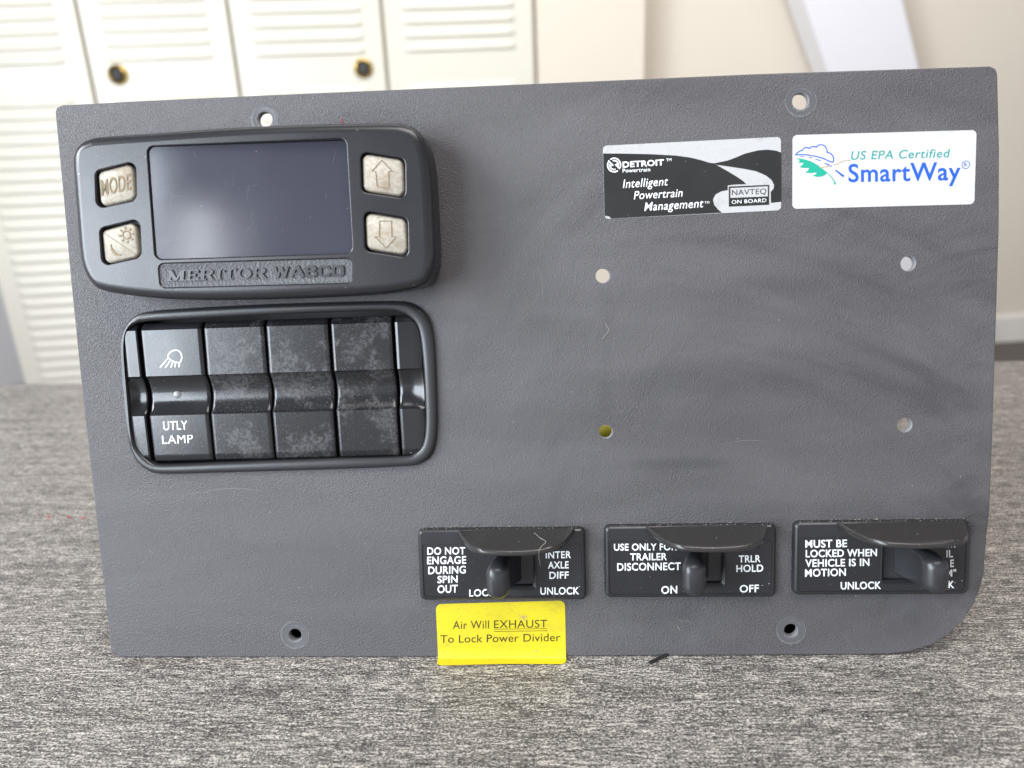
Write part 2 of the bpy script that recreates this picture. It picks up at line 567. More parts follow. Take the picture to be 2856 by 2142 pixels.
def painted(name, col, rough=0.45, var=0.06):
    m = Mat(name, col, rough)
    n = m.noise(5, 4, 0.6)
    m.set('Base Color', m.mix(n, tuple(max(0, x - var) for x in col), tuple(min(1, x + var * 0.6) for x in col)))
    m.set('Normal', m.bump(m.noise(160, 3, 0.6), 0.0003, 0.3))
    return m.m


M_LOCKER = painted('cream_locker_enamel', (0.70, 0.665, 0.575), 0.35, 0.03)
M_LDARK = plastic('dark_gap', (0.05, 0.048, 0.045), 0.7, 0)
M_BRASS = Mat('brass', (0.62, 0.44, 0.13), 0.25, 0.5, 1.0).m
M_WALL = painted('beige_wall_paint', (0.72, 0.65, 0.55), 0.7, 0.02)
M_WALLC = painted('cream_wall_paint', (0.72, 0.65, 0.55), 0.7, 0.02)
M_WALLG = painted('grey_wall_paint', (0.55, 0.53, 0.53), 0.7, 0.02)
M_TRIM = painted('white_trim_paint', (0.78, 0.75, 0.69), 0.5, 0.02)
M_POST = painted('white_post_paint', (0.78, 0.77, 0.80), 0.4, 0.02)
M_FLOOR = painted('brown_floor', (0.10, 0.085, 0.075), 0.5, 0.02)

# ------------------------------------------------------------------ setting: floor, table, lockers, walls
mb = MB(); mb.box((-4000, -3000, -470), (8000, 6000, -450))
tag(mb.build('floor', M_FLOOR, smooth=False), kind='structure')

mb = MB()
o2 = fillet([(-1100, -900), (1400, -900), (1400, 339), (-1100, 339)], 6)
mb.loft([at(inset(o2, 1.5), -28), at(o2, -26.5), at(o2, -1.5), at(inset(o2, 0.5), -0.4), at(inset(o2, 1.5), 0)], 0, True, True)
tag(mb.build('table', M_TABLE, smooth=False), 'grey streaked woodgrain laminate tabletop the dashboard panel stands on', 'table')

# lockers: a bank of four doors, its front on a plane 1.5 m away, turned a little
LP0 = Vector((-0.92308, 1.39700, 0.0)); LP1 = Vector((0.11476, 1.56045, 0.0))
LX = (LP1 - LP0).normalized(); LN = Vector((LX.y, -LX.x, 0))       # LN points to the viewer


def on_lockers(px, py, d=0.0):
    """photo point -> (distance along the bank, height) on the plane d metres in front of the doors"""
    r = ray(px, py); P = LP0 + LN * d
    t = (P - CAMW).dot(LN) / r.dot(LN)
    q = CAMW + r * t
    return ((q - LP0).dot(LX) * 1000, q.z * 1000)


bank = empty('locker_bank', (LP0.x, LP0.y, -0.45), (0, 0, math.atan2(LX.y, LX.x)))
tag(bank, 'cream metal lockers with pressed louvres and brass locks behind the table', 'lockers')
ZB0 = -450.0
bounds = [on_lockers(x, 0)[0] for x in (-206, 217, 636, 1063, 1486)]
LTOP = 1100.0
mb = MB()                                        # the cabinet body; local x along bank, y into the wall, z up from the floor
mb.box((bounds[0] - 3, 6, 0), (bounds[4] + 3, 300, LTOP))
mb.build('cabinet', M_LOCKER, bank, smooth=False)
zl = [on_lockers(60, y)[1] for y in (16, 57, 98)]
pitch = (zl[0] - zl[2]) / 2
zlow = on_lockers(60, 291)[1]
lowp = (zlow - on_lockers(100, 200 + 1480 / 1.746)[1]) / 24.0


def door(k):
    x0, x1 = bounds[k] + 3, bounds[k + 1] - 3
    mb = MB()
    ol = [(x0, 0 + 12), (x1, 12), (x1, LTOP - 15), (x0, LTOP - 15)]
    fr = lambda p, y: [(a, y, b) for a, b in p]
    mb.loft([fr(ol, 5), fr(ol, -14), fr(inset(ol, 3), -17)], 0, False, True)
    # pressed louvres: raised half-round hoods across the door
    def louvre(xa, xb, z, hgt):
        L = []
        for x, kx in ((xa, 0.0), (xa + 6, 0.75), (xa + 16, 1.0), (xb - 16, 1.0), (xb - 6, 0.75), (xb, 0.0)):
            L.append([(x, -17.2 - 5.5 * kx * q, z + hgt * s) for q, s in ((0.0, 0.62), (0.45, 0.35), (0.85, 0.05), (1.0, -0.2), (0.25, -0.34), (0.0, -0.36))])
        V = [p for l in L for p in l]; F = []
        for a in range(5):
            for b in range(5):
                F.append((a * 6 + b, a * 6 + b + 1, (a + 1) * 6 + b + 1, (a + 1) * 6 + b))
        mb.add(V, F)
    for i in range(7):
        louvre(x0 + 38, x1 - 38, zl[0] - ZB0 + (i - 2) * -pitch + pitch * 0.1 + 0, pitch * 0.75)
    for i in range(26):
        z = zlow - i * lowp - ZB0
        if z > 30: louvre(x0 + 38, x1 - 38, z, lowp * 0.8)
    return mb.build('locker_door', M_LOCKER, bank, 40)


doors = [door(k) for k in range(4)]


def lock(k, px, py):
    s, z = on_lockers(px, py, 0.02)
    c = (s, z - ZB0)
    mb = MB()
    rr = lambda r, y: [(p[0], y, p[1]) for p in circle(c, r, 28)]
    mb.loft([rr(20, -17), rr(20, -21), rr(18, -25), rr(15.5, -26), rr(13.5, -24), rr(12.5, -19)], 0, False, False)
    mb.loft([rr(12.5, -19.2), rr(11.0, -19.6)], 1, False, True)
    mb.loft([rr(9.5, -19.6), rr(9.5, -24.0), rr(8, -25)], 1, False, True)
    mb.build('lock', [M_BRASS, M_LDARK], doors[k], 30)


lock(1, 328, 208)
lock(2, 1013, 190)


BANKROT = (0, 0, math.atan2(LX.y, LX.x))
# beyond the lockers: a cream return wall, then the beige wall to the right
mb = MB(); mb.box((-1900, 330, 0), (bounds[4] + 40, 390, 2000))
w = mb.build('wall', M_WALLG, None, smooth=False); w.location = bank.location; w.rotation_euler = BANKROT
tag(w, 'pale grey wall behind the lockers at the far left', 'wall')
xs = on_lockers(1797, 60)[0]
mb = MB(); mb.box((bounds[4] + 5, -2, 0), (xs, 400, 2000))
w = mb.build('wall', M_WALLC, None, smooth=False); w.location = bank.location; w.rotation_euler = BANKROT
tag(w, 'narrow cream pillar wall beside the right end of the lockers', 'wall')
beige = empty('wall', bank.location, BANKROT)
tag(beige, 'plain beige wall with a white baseboard at the right', 'wall')
mb = MB(); mb.box((xs + 1, 90, 0), (7000, 150, 2000)); mb.build('wall_face', M_WALL, beige, smooth=False)
zb = on_lockers(2800, 879, -0.08)[1] - ZB0
mb = MB(); bo = [(0, 0), (14, 0), (14, zb - 8), (8, zb), (0, zb)]
mb.loft([[(xs + 2, 89.5 - a, b) for a, b in bo], [(7000, 89.5 - a, b) for a, b in bo]], 0, True, True)
mb.build('baseboard', M_TRIM, beige, smooth=False)

# white post leaning against the beige wall
pts = []
for (px, py) in ((2245, 0), (2525, 0), (2570, 190), (2310, 190)):
    s, z = on_lockers(px, py, 0.0); pts.append((s, z - ZB0))
# extend along the post's own direction, floor to above the frame
a0, a1, b1, b0 = [Vector(p) for p in pts]
dl, dr = (b0 - a0), (b1 - a1)
kt, kb = -0.8, (a0.y) / max(1, -(dl.y))
quad = [a0 + dl * kb, a1 + dr * (a1.y / max(1, -dr.y)), a1 + dr * kt, a0 + dl * kt]
mb = MB(); ol = fillet([tuple(q) for q in quad], 10)
mb.loft([[(p[0], 80, p[1]) for p in ol], [(p[0], 8, p[1]) for p in ol], [(p[0], 0, p[1]) for p in inset(ol, 8)]], 0, True, True)
w = mb.build('leaning_board', M_POST, None, 40); w.location = bank.location; w.rotation_euler = BANKROT
tag(w, 'white board leaning against the beige wall', 'board')

# red lint on the table
for k, (px, py, ln, a, lab) in enumerate(((136, 1444, 1.2, 10, 'tiny red lint speck farthest from the panel'),
                                          (193, 1444, 2.6, -15, 'red lint fibre in the middle of three on the tabletop'),
                                          (234, 1447, 2.4, 25, 'red lint fibre next to the left edge of the panel'))):
    p = on_table(px, py)
    mb = MB()
    mb.tube([(ln * 0.8 * (t - 0.5), 0.8 * math.sin(t * 6 + k), 0.35 + 0.5 * math.sin(t * math.pi)) for t in [i / 8 for i in range(9)]], 0.25, n=6)
    o = mb.build('red_lint', M_RED); o.location = (p.x, p.y, 0); o.rotation_euler = (0, 0, R(a))
    tag(o, lab, 'lint', 'red lint on the table')

# ------------------------------------------------------------------ the dashboard panel
panel = empty('dashboard_panel', (0, 0, LIFT), (R(90 - LEAN), 0, 0))
tag(panel, 'worn grey truck dashboard panel with display, switches and stickers standing on the table', 'dashboard panel')
PINV = (Matrix.Translation((0, 0, LIFT)) @ Matrix.Rotation(R(90 - LEAN), 4, 'X')).inverted()


def to_panel(p):
    q = PINV @ Vector(p)
    return (q.x * 1000, q.y * 1000, q.z * 1000)


# --- opening of the switch bank
outer = spline([R2(x, y, 1.5) for x, y in ((408, 400), (406, 310), (420, 232), (465, 175), (545, 138), (800, 118), (1200, 98), (1600, 85), (1890, 80), (1990, 86), (2060, 122), (2105, 180), (2128, 260),
                                           (2140, 400), (2148, 600), (2150, 760), (2140, 870), (2112, 935), (2055, 975), (1975, 990), (1600, 1006), (1000, 1024), (640, 1032), (560, 1016), (500, 972), (462, 900), (442, 800), (424, 600))], 5)
inner = spline([R2(x, y, 1.5) for x, y in ((430, 420), (428, 330), (440, 255), (475, 212), (545, 190), (800, 175), (1200, 154), (1600, 138), (1870, 130), (1960, 142), (2018, 182), (2052, 250),
                                           (2072, 400), (2084, 600), (2087, 760), (2074, 862), (2035, 915), (1960, 936), (1600, 946), (1000, 968), (650, 981), (580, 968), (522, 920), (484, 860), (462, 770), (444, 600))], 5)
# --- face plate: outline surveyed corner by corner
left = [(153, 312), (175, 540), (196, 775), (223, 1040), (252, 1304), (282, 1570), (309, 1815)]
bottom = [(330, 1833), (900, 1833), (1300, 1832), (1700, 1830), (2413, 1826)]
curve = [(2490, 1824), (2545, 1815), (2599, 1799), (2648, 1769), (2686, 1731), (2713, 1692), (2732, 1649), (2745, 1600)]
right = [(2752, 1500), (2761, 1420), (2770, 1180), (2779, 900), (2787, 640), (2788, 420), (2783, 205)]
topr = [(2777, 191), (2762, 184)]
top = [(2100, 206), (1420, 236), (742, 265), (400, 281), (172, 293), (158, 299)]
plate = ccw([T(p) for p in left + bottom + curve + right + topr + top])
holes = [((739, 333), 2.65), ((2233, 282), 2.8), ((1681, 769), 2.55), ((2533, 735), 2.55), ((1689, 1204), 2.45), ((2523, 1185), 2.55), ((823, 1771), 2.45), ((2206, 1758), 2.45)]
hloops = [circle(T(c), r, 36) for c, r in holes]
THK = 2.8
mb = MB()
CUT = [inset(inner, -0.35)]
CUT += [fillet([T(p) for p in q], 0.8) for q in (((1368, 1570), (1476, 1566), (1478, 1640), (1368, 1644)), ((1895, 1566), (2020, 1562), (2020, 1638), (1895, 1640)), ((2472, 1562), (2598, 1558), (2596, 1630), (2470, 1634)))]
me = fill_mesh(inset(plate, 0.5), [circle(T(c), r + 0.15, 36) for c, r in holes] + CUT)
mb.mesh(me, 0)
mb.loft([at(plate, -THK), at(plate, -0.5), at(inset(plate, 0.15), -0.15), at(inset(plate, 0.5), 0)], 0, False, False)
me2 = fill_mesh(plate, hloops + CUT)
me2.flip_normals()
mb.mesh(me2, 0, lambda c: (c.x, c.y, -THK))
for q in CUT:
    mb.loft([at(q, 0), at(q, -THK)], 0, False, False, True)
for (c, r) in holes:
    mb.loft([at(circle(T(c), r + 0.15, 36), 0), at(circle(T(c), r, 36), -0.2), at(circle(T(c), r, 36), -THK)], 1, False, False, True)
mb.build('face_plate', [MP, plastic('drilled_edge', (0.19, 0.19, 0.20), 0.6, 900, 0.0001, 0.6)], panel, 30)

# pressed rings where the screws sat
for (c, r), ro, sq in ((holes[0], 5.0, 0), (holes[1], 5.4, 0), (holes[6], 5.6, 0), (holes[7], 5.4, 0)):
    q = T(c); mb = MB()
    ri = [circle(q, rad, 44) for rad in (r + 0.25, r + 0.7, ro - 0.9, ro - 0.45, ro)]
    mb.loft([at(ri[4], 0.01), at(ri[3], 0.09), at(ri[2], 0.03), at(ri[1], 0.03), at(ri[0], 0.02)], 0, False, False)
    for rad, a0, a1, wd in ((ro - 0.15, 150, 420, 0.20), (ro - 0.5, 190, 330, 0.14), (r + 0.5, 200, 350, 0.3), ((r + ro) / 2, 20, 110, 0.16)):
        aa = [R(a0 + (a1 - a0) * i / 26) for i in range(27)]
        ribbon(mb, [(q[0] + rad * math.cos(t), q[1] + rad * math.sin(t)) for t in aa], [wd * (0.25 + 0.75 * abs(math.sin(5.3 * t + rad))) * min(1, i / 4, (26 - i) / 4) + 0.01 for i, t in enumerate(aa)], 0.115, 1)
    mb.build('screw_ring', [M_RIVET, M_SCRATCH], panel, 50)

# unseen black block added behind the lower edge to darken the screw holes
mb = MB(); fo_ = [(22, 1.0), (300, 1.0), (300, 24), (22, 24)]
mb.loft([at(fo_, -26), at(fo_, -13)], 0, True, True)
mb.build('hole_shade_block', M_DARK, panel, smooth=False)
# yellow hose behind one of the mounting holes, a stub of cable under the bottom edge
q = T((1692, 1208), -58)
mb = MB(); mb.tube([(q[0] - 60, q[1] - 34, -50), (q[0] - 30, q[1] - 12, -54), (q[0], q[1], -58), (q[0] + 26, q[1] - 2, -62), (q[0] + 50, q[1] - 22, -66)], 6.0, n=18)
mb.build('air_hose', M_HOSE, panel, 60)
a, b = on_table(1812, 1848, 0.00075), on_table(1846, 1832, 0.00075)
d = (b - a) * 5
mb = MB(); mb.tube([to_panel(a), to_panel(a + d * 0.15), to_panel(a + d * 0.5), to_panel(a + d)], 0.62, 0, 12)
mb.build('cable', M_VALVE, panel, 50)

# --- display unit
HD = 17.0; RD = 3.4
wl, wr = 13.0, 3.0
sil = [(165, 330, wl), (172, 255, wl), (205, 205, wl), (255, 178, 13), (320, 166, 13), (600, 146, 13), (1000, 117, 13), (1400, 103, 12), (1700, 100, 11), (1900, 102, 10),
       (1990, 112, 9), (2060, 150, 6), (2110, 215, 4), (2140, 320, wr), (2155, 500, wr), (2165, 700, wr), (2168, 840, wr), (2150, 925, wr), (2095, 985, 5),
       (1900, 1022, 8), (1600, 1043, 9), (1200, 1057, 9), (900, 1060, 9), (700, 1054, 9), (480, 1033, 10), (340, 1008, 11), (278, 972, 12), (235, 920, wl), (210, 850, wl), (198, 760, wl), (185, 600, wl), (172, 430, wl)]
body = spline([R1(*p) for p in sil], 5)
mb = MB()
prof = [(0.6, 0.05), (0.0, 1.0)] + rounded_profile(1.5, HD, RD, 7)[0:]
slab(mb, body, prof, 0, False)
face = inset(body, RD)


def bquad(fn, pts, w, r): return fillet([fn(x, y, w) for x, y in pts], r, 8)


scr = bquad(R1, [(551, 213), (1650, 168), (1686, 802), (597, 838)], HD, 2.4)
bh = [bquad(ZB, [(268, 402), (738, 285), (750, 740), (283, 838)], HD, 2.3),
      bquad(ZB, [(318, 1065), (785, 950), (806, 1400), (350, 1500)], HD, 2.3),
      bquad(ZR, [(236, 258), (638, 325), (642, 685), (248, 625)], HD, 2.3),
      bquad(ZR, [(264, 785), (660, 852), (668, 1212), (278, 1150)], HD, 2.3)]
nm = bquad(ZE, [(150, 277), (2148, 220), (2142, 478), (172, 528)], HD, 2.0)
allh = [scr] + bh + [nm]
me = fill_mesh(face, [inset(h, -0.3) for h in allh])
mb.mesh(me, 0, lambda c: (c.x, c.y, HD))
for h, dp in ((scr, 3.6), (bh[0], 4), (bh[1], 4), (bh[2], 4), (bh[3], 4)):
    mb.loft([at(inset(h, -0.3), HD), at(inset(h, -0.08), HD - 0.1), at(h, HD - 0.35), at(h, HD - dp)], 0, False, dp == 4, False)
mb.loft([at(inset(nm, -0.3), HD), at(h2 := inset(nm, -0.05), HD - 0.12), at(inset(nm, 0.15), HD - 0.45)], 0, False, False)
bx = inset(body, 6)
mb.loft([at(bx, -40), at(bx, -THK - 0.05)], 1, True, False)
disp = mb.build('display_unit', [M_HOUSE, M_DARK], panel, 38)
disp['label'] = 'black display unit with a blank scratched screen'
# the glass sits a little deeper at its right end
SU0, SU1 = min(p[0] for p in scr), max(p[0] for p in scr)
gw = lambda u: HD - 0.9 - 2.3 * (u - SU0) / (SU1 - SU0)
mb = MB(); gl = inset(scr, -0.1)
mb.loft([[(p[0], p[1], gw(p[0]) - 0.3) for p in gl], [(p[0], p[1], gw(p[0])) for p in inset(gl, 0.3)]], 0, False, True)
random.seed(11)
sx0, sx1 = min(p[0] for p in scr) + 4, max(p[0] for p in scr) - 3
sy0, sy1 = min(p[1] for p in scr) + 4, max(p[1] for p in scr) - 4
for i in range(26):
    x, y = random.uniform(sx0, sx1), random.uniform(sy0, sy1)
    if random.random() < 0.5: x = sx0 + (x - sx0) * 0.5
    an = R(random.choice((random.gauss(80, 14), random.gauss(5, 10), random.gauss(60, 20)))); ln = random.uniform(1.0, 6.5); cv = random.uniform(-0.25, 0.25)
    pp = [(x + math.cos(an + cv * t) * ln * t, y + math.sin(an + cv * t) * ln * t) for t in (0, .25, .5, .75, 1)]
    if all(sx0 - 2 < p[0] < sx1 + 1 and sy0 - 2 < p[1] < sy1 + 2 for p in pp):
        wd = random.uniform(0.02, 0.06)
        ribbon(mb, pp, [0.01, wd, wd * 0.8, wd, 0.01], gw(x) + 0.06 + i * 0.0004, 1)
mb.build('screen', [M_SCREEN, plastic('scratch_mark', (0.20, 0.20, 0.22), 0.5, 0)], disp, 40)
mn = Mat('grained_name_plate', (0.040, 0.040, 0.045), 0.42)
mn.set('Normal', mn.bump(mn.voro(1500, 'SMOOTH_F1').outputs['Distance'], 0.0002, 0.6))
mb = MB(); mb.loft([at(inset(nm, 0.15), HD - 0.45), at(inset(nm, 0.2), HD - 0.46)], 0, False, True)
npl = mb.build('name_plate', mn.m, disp, 40)

# raised maker's lettering: slab capitals, then block capitals, drawn as bars
GL = {
    'M': [((.17, .05), (.17, .95), .10), ((.15, .97), (.5, .04), .2), ((.5, .04), (.82, .95), .10), ((.82, .05), (.82, .95), .2), ((0, .05), (.34, .05), .1), ((.64, .05), (1, .05), .1), ((0, .95), (.22, .95), .1), ((.78, .95), (1, .95), .1)],
    'E': [((.25, .05), (.25, .95), .2), ((0, .05), (1, .05), .11), ((0, .95), (.95, .95), .11), ((.3, .5), (.7, .5), .1), ((.95, 0), (.95, .3), .1), ((.9, .72), (.9, 1), .1), ((.7, .36), (.7, .64), .09)],
    'R': [((.22, .05), (.22, .95), .2), ((0, .05), (.45, .05), .1), ((0, .95), (.6, .95), .1), ((.6, .95), (.78, .86), .13), ((.78, .88), (.80, .62), .18), ((.80, .64), (.62, .49), .14), ((.25, .5), (.64, .5), .1), ((.55, .5), (.82, .08), .19), ((.74, .05), (1, .05), .1)],
    'I': [((.5, .05), (.5, .95), .42), ((.1, .05), (.9, .05), .1), ((.1, .95), (.9, .95), .1)],
    'T': [((.5, .05), (.5, .95), .22), ((.22, .05), (.78, .05), .1), ((0, .95), (1, .95), .11), ((.05, .7), (.05, 1), .1), ((.95, .7), (.95, 1), .1)],
    'W': [((.1, 1), (.28, 0), .2), ((.28, 0), (.5, .95), .13), ((.5, .95), (.7, 0), .2), ((.7, 0), (.92, 1), .15)],
    'A': [((.08, 0), (.45, 1), .16), ((.5, 1), (.9, 0), .26), ((.3, .3), (.75, .3), .16)],
    'B': [((.14, 0), (.14, 1), .27), ((.1, .09), (.8, .09), .2), ((.1, .91), (.78, .91), .2), ((.1, .52), (.8, .52), .16), ((.84, .12), (.84, .45), .26), ((.80, .58), (.80, .88), .25)],
    'C': [((.14, .12), (.14, .88), .28), ((.1, .1), (.84, .1), .2), ((.1, .9), (.84, .9), .2), ((.86, .1), (.86, .36), .26), ((.86, .64), (.86, .9), .26)],
    'O': [((.14, .12), (.14, .88), .28), ((.86, .12), (.86, .88), .28), ((.1, .1), (.9, .1), .2), ((.1, .9), (.9, .9), .2)],
}


def bars(mb, word, p0, p1, top, w, h, widths, gap=0.06):
    P0, P1, U = Vector(p0), Vector(p1), Vector(top) - Vector(p0)
    tot = sum(widths) + gap * (len(word) - 1); X = (P1 - P0) / tot; x = 0.0
    for ci, (c, wd) in enumerate(zip(word, widths)):
        if c == 'o':
            cc = P0 + X * (x + wd / 2) + U * 0.5
            ax, ay = X.length * wd / 2, U.length / 2 * 1.03
            oo = [(cc.x + ax * math.cos(k / 14 * math.pi), cc.y + ay * math.sin(k / 14 * math.pi)) for k in range(28)]
            ii = [(cc.x + ax * 0.5 * math.cos(k / 14 * math.pi), cc.y + ay * 0.8 * math.sin(k / 14 * math.pi)) for k in range(28)]
            mb.loft([at(oo, w), at(oo, w + h), at(ii, w + h), at(ii, w)], 0, False, False)
        else:
            for bi, (a, b, th) in enumerate(GL[c]):
                A = P0 + X * (x + a[0] * wd) + U * a[1]; B = P0 + X * (x + b[0] * wd) + U * b[1]
                horiz = abs(a[1] - b[1]) < abs(a[0] - b[0]) * 0.5
                ribbon(mb, [tuple(A), tuple(B)], th * (U.length if horiz else wd * X.length), w, 0, False, h + 0.012 * bi)
        x += wd + gap


mb = MB(); wz = HD - 0.46
bars(mb, 'MERITOR'.replace('O', 'o'), ZE(238, 458, HD), ZE(1268, 426, HD), ZE(246, 350, HD), wz, 0.55, [1.28, 0.92, 1.05, 0.52, 0.9, 1.02, 1.05], 0.03)
bars(mb, 'WABCO', ZE(1330, 424, HD), ZE(2064, 408, HD), ZE(1326, 310, HD), wz, 0.55, [1.2, 1.02, 0.9, 0.88, 0.9], 0.06)
mb.build('lettering', plastic('smooth_raised_plastic', (0.030, 0.030, 0.034), 0.3, 0), disp, 30)

# buttons: a rubber pad in each window with its sign worn into it
WB = HD - 0.9
pads = [bquad(ZB, [(300, 415), (700, 312), (728, 722), (335, 818)], WB, 2.0), bquad(ZB, [(345, 1095), (735, 990), (772, 1388), (382, 1480)], WB, 2.0),
        bquad(ZR, [(256, 280), (615, 340), (628, 660), (264, 608)], WB, 2.0), bquad(ZR, [(282, 808), (642, 868), (655, 1180), (296, 1125)], WB, 2.0)]
for k, p in enumerate(pads):
    mb = MB()
    mb.loft([at(inset(p, -0.35), HD - 3.9), at(inset(p, -0.1), WB - 0.9), at(inset(p, 0.2), WB - 0.3), at(inset(p, 0.7), WB)], 0, False, True)
    wz, hh = WB, 0.16
    if k == 0:
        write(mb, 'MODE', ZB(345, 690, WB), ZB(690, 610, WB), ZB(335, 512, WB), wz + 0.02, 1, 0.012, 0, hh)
    elif k == 1:
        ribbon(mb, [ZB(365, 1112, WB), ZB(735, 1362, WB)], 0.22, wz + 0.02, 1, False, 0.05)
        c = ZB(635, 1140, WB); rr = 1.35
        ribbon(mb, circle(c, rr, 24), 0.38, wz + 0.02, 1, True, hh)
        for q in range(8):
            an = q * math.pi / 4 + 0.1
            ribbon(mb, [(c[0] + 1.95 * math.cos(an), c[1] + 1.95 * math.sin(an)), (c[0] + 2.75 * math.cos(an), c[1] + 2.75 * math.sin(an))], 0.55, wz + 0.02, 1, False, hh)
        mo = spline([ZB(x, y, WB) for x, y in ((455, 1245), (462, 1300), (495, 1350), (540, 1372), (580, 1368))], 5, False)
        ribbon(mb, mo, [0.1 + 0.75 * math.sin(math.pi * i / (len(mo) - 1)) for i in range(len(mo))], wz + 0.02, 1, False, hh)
    else:
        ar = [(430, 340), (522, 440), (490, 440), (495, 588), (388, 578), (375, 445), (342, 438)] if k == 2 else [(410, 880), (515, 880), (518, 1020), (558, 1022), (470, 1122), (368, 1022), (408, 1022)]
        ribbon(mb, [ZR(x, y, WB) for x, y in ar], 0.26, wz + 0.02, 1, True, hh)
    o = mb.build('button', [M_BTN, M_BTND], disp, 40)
    o['label'] = ['worn beige button marked MODE', 'worn beige button with a sun and a moon', 'worn beige button with an arrow pointing up', 'worn beige button with an arrow pointing down'][k]

# --- bank of rocker switches
mb = MB()
wid = 4.2
mb.loft([at(inset(outer, -0.15), 0.03), at(outer, 0.9), at(inset(outer, 0.35), 1.8), at(inset(outer, 1.0), 2.45), at(inset(outer, 1.8), 2.75)], 0, False, False)
# between the crown of the rim and the opening: same point count, so bridge through matched loops
na = len(inset(outer, 1.8)); no = len(inner)


def resample(poly, n):
    P = [Vector(p) for p in poly]; L = [0]
    for i in range(len(P)): L.append(L[-1] + (P[(i + 1) % len(P)] - P[i]).length)
    out = []
    for k in range(n):
        s = L[-1] * k / n
        i = max(j for j in range(len(P)) if L[j] <= s)
        t = (s - L[i]) / max(1e-9, L[i + 1] - L[i])
        q = P[i].lerp(P[(i + 1) % len(P)], t); out.append((q.x, q.y))
    return out


def by_angle(poly, n):
    """loop sampled at equal steps of angle about a common centre"""
    cx = sum(p[0] for p in RC) / len(RC); cy = sum(p[1] for p in RC) / len(RC)
    out = []
    for k in range(n):
        an = 2 * math.pi * k / n; dx, dy = math.cos(an) * 60, math.sin(an) * 32
        best = None
        for i in range(len(poly)):
            ax, ay = poly[i][0] - cx, poly[i][1] - cy; bx_, by_ = poly[(i + 1) % len(poly)][0] - cx, poly[(i + 1) % len(poly)][1] - cy
            ex_, ey_ = bx_ - ax, by_ - ay; den = dx * ey_ - dy * ex_
            if abs(den) < 1e-12: continue
            t = (ax * ey_ - ay * ex_) / den; s = (ax * dy - ay * dx) / den
            if t > 0 and -1e-6 <= s <= 1 + 1e-6 and (best is None or t > best): best = t
        out.append((cx + dx * best, cy + dy * best))
    return out


RC = outer
NB = 160
oc, ic = by_angle(inset(outer, 1.8), NB), by_angle(inset(inner, -0.9), NB)
ii = by_angle(inner, NB)
mb.v, mb.f, mb.m = [], [], []
ob = by_angle(outer, NB)
mb.loft([at(inset(ob, -0.15), 0.03), at(ob, 0.9), at(inset(ob, 0.3), 1.5), at(inset(ob, 0.8), 2.0), at(by_angle(inset(outer, 1.5), NB), 2.2), at(ic, 2.15), at(inset(ic, 0.5), 1.9), at(ii, 1.3), at(ii, -7)], 0, False, False)
mb.loft([at(ii, -7), at(inset(ii, 0.3), -7.01)], 1, False, True)
mb.loft([at(inset(ii, 0.6), -42), at(inset(ii, 0.6), -7.3)], 1, True, False)
bankp = mb.build('switch_bank', [M_BEZEL, M_DARK], panel, 50)
bankp['label'] = 'black rounded frame holding four rocker switches'


def prof_w(t): return prof0(t) + 0.7


def prof0(t):
    if t < 0.012: return -1.2 + t / 0.012 * 0.9
    if t < 0.045: return -0.3 + (t - 0.012) / 0.033 * 1.5
    if t < 0.372: return 1.25 - 0.1 * (t - 0.045)
    if t < 0.655:
        s = (t - 0.372) / 0.283
        return 1.2 - 3.0 * (4 * s * (1 - s)) ** 0.8
    if t < 0.95: return 1.25 - (t - 0.655) * 1.6
    if t < 0.985: return 0.78 - (t - 0.95) / 0.035 * 0.7
    return 0.08 - (t - 0.985) / 0.015 * 1.3


TS = [0, .006, .012, .02, .03, .04, .045, .06, .15, .25, .36, .371, .378] + [.372 + .283 * k / 18 for k in range(1, 18)] + [.648, .656, .664, .75, .85, .94, .95, .965, .98, .985, .992, 1.0]
VT = lambda u: VT0 + (u - U0) * VTS
_a, _b = R2(525, 206, 1), R2(1890, 160, 1); U0 = _a[0]; VT0 = _a[1]; VTS = (_b[1] - _a[1]) / (_b[0] - _a[0])
_c, _d = R2(600, 968, 1), R2(1940, 936, 1); VB0 = _c[1]; VBS = (_d[1] - _c[1]) / (_d[0] - _c[0])
VB = lambda u: VB0 + (u - _c[0]) * VBS


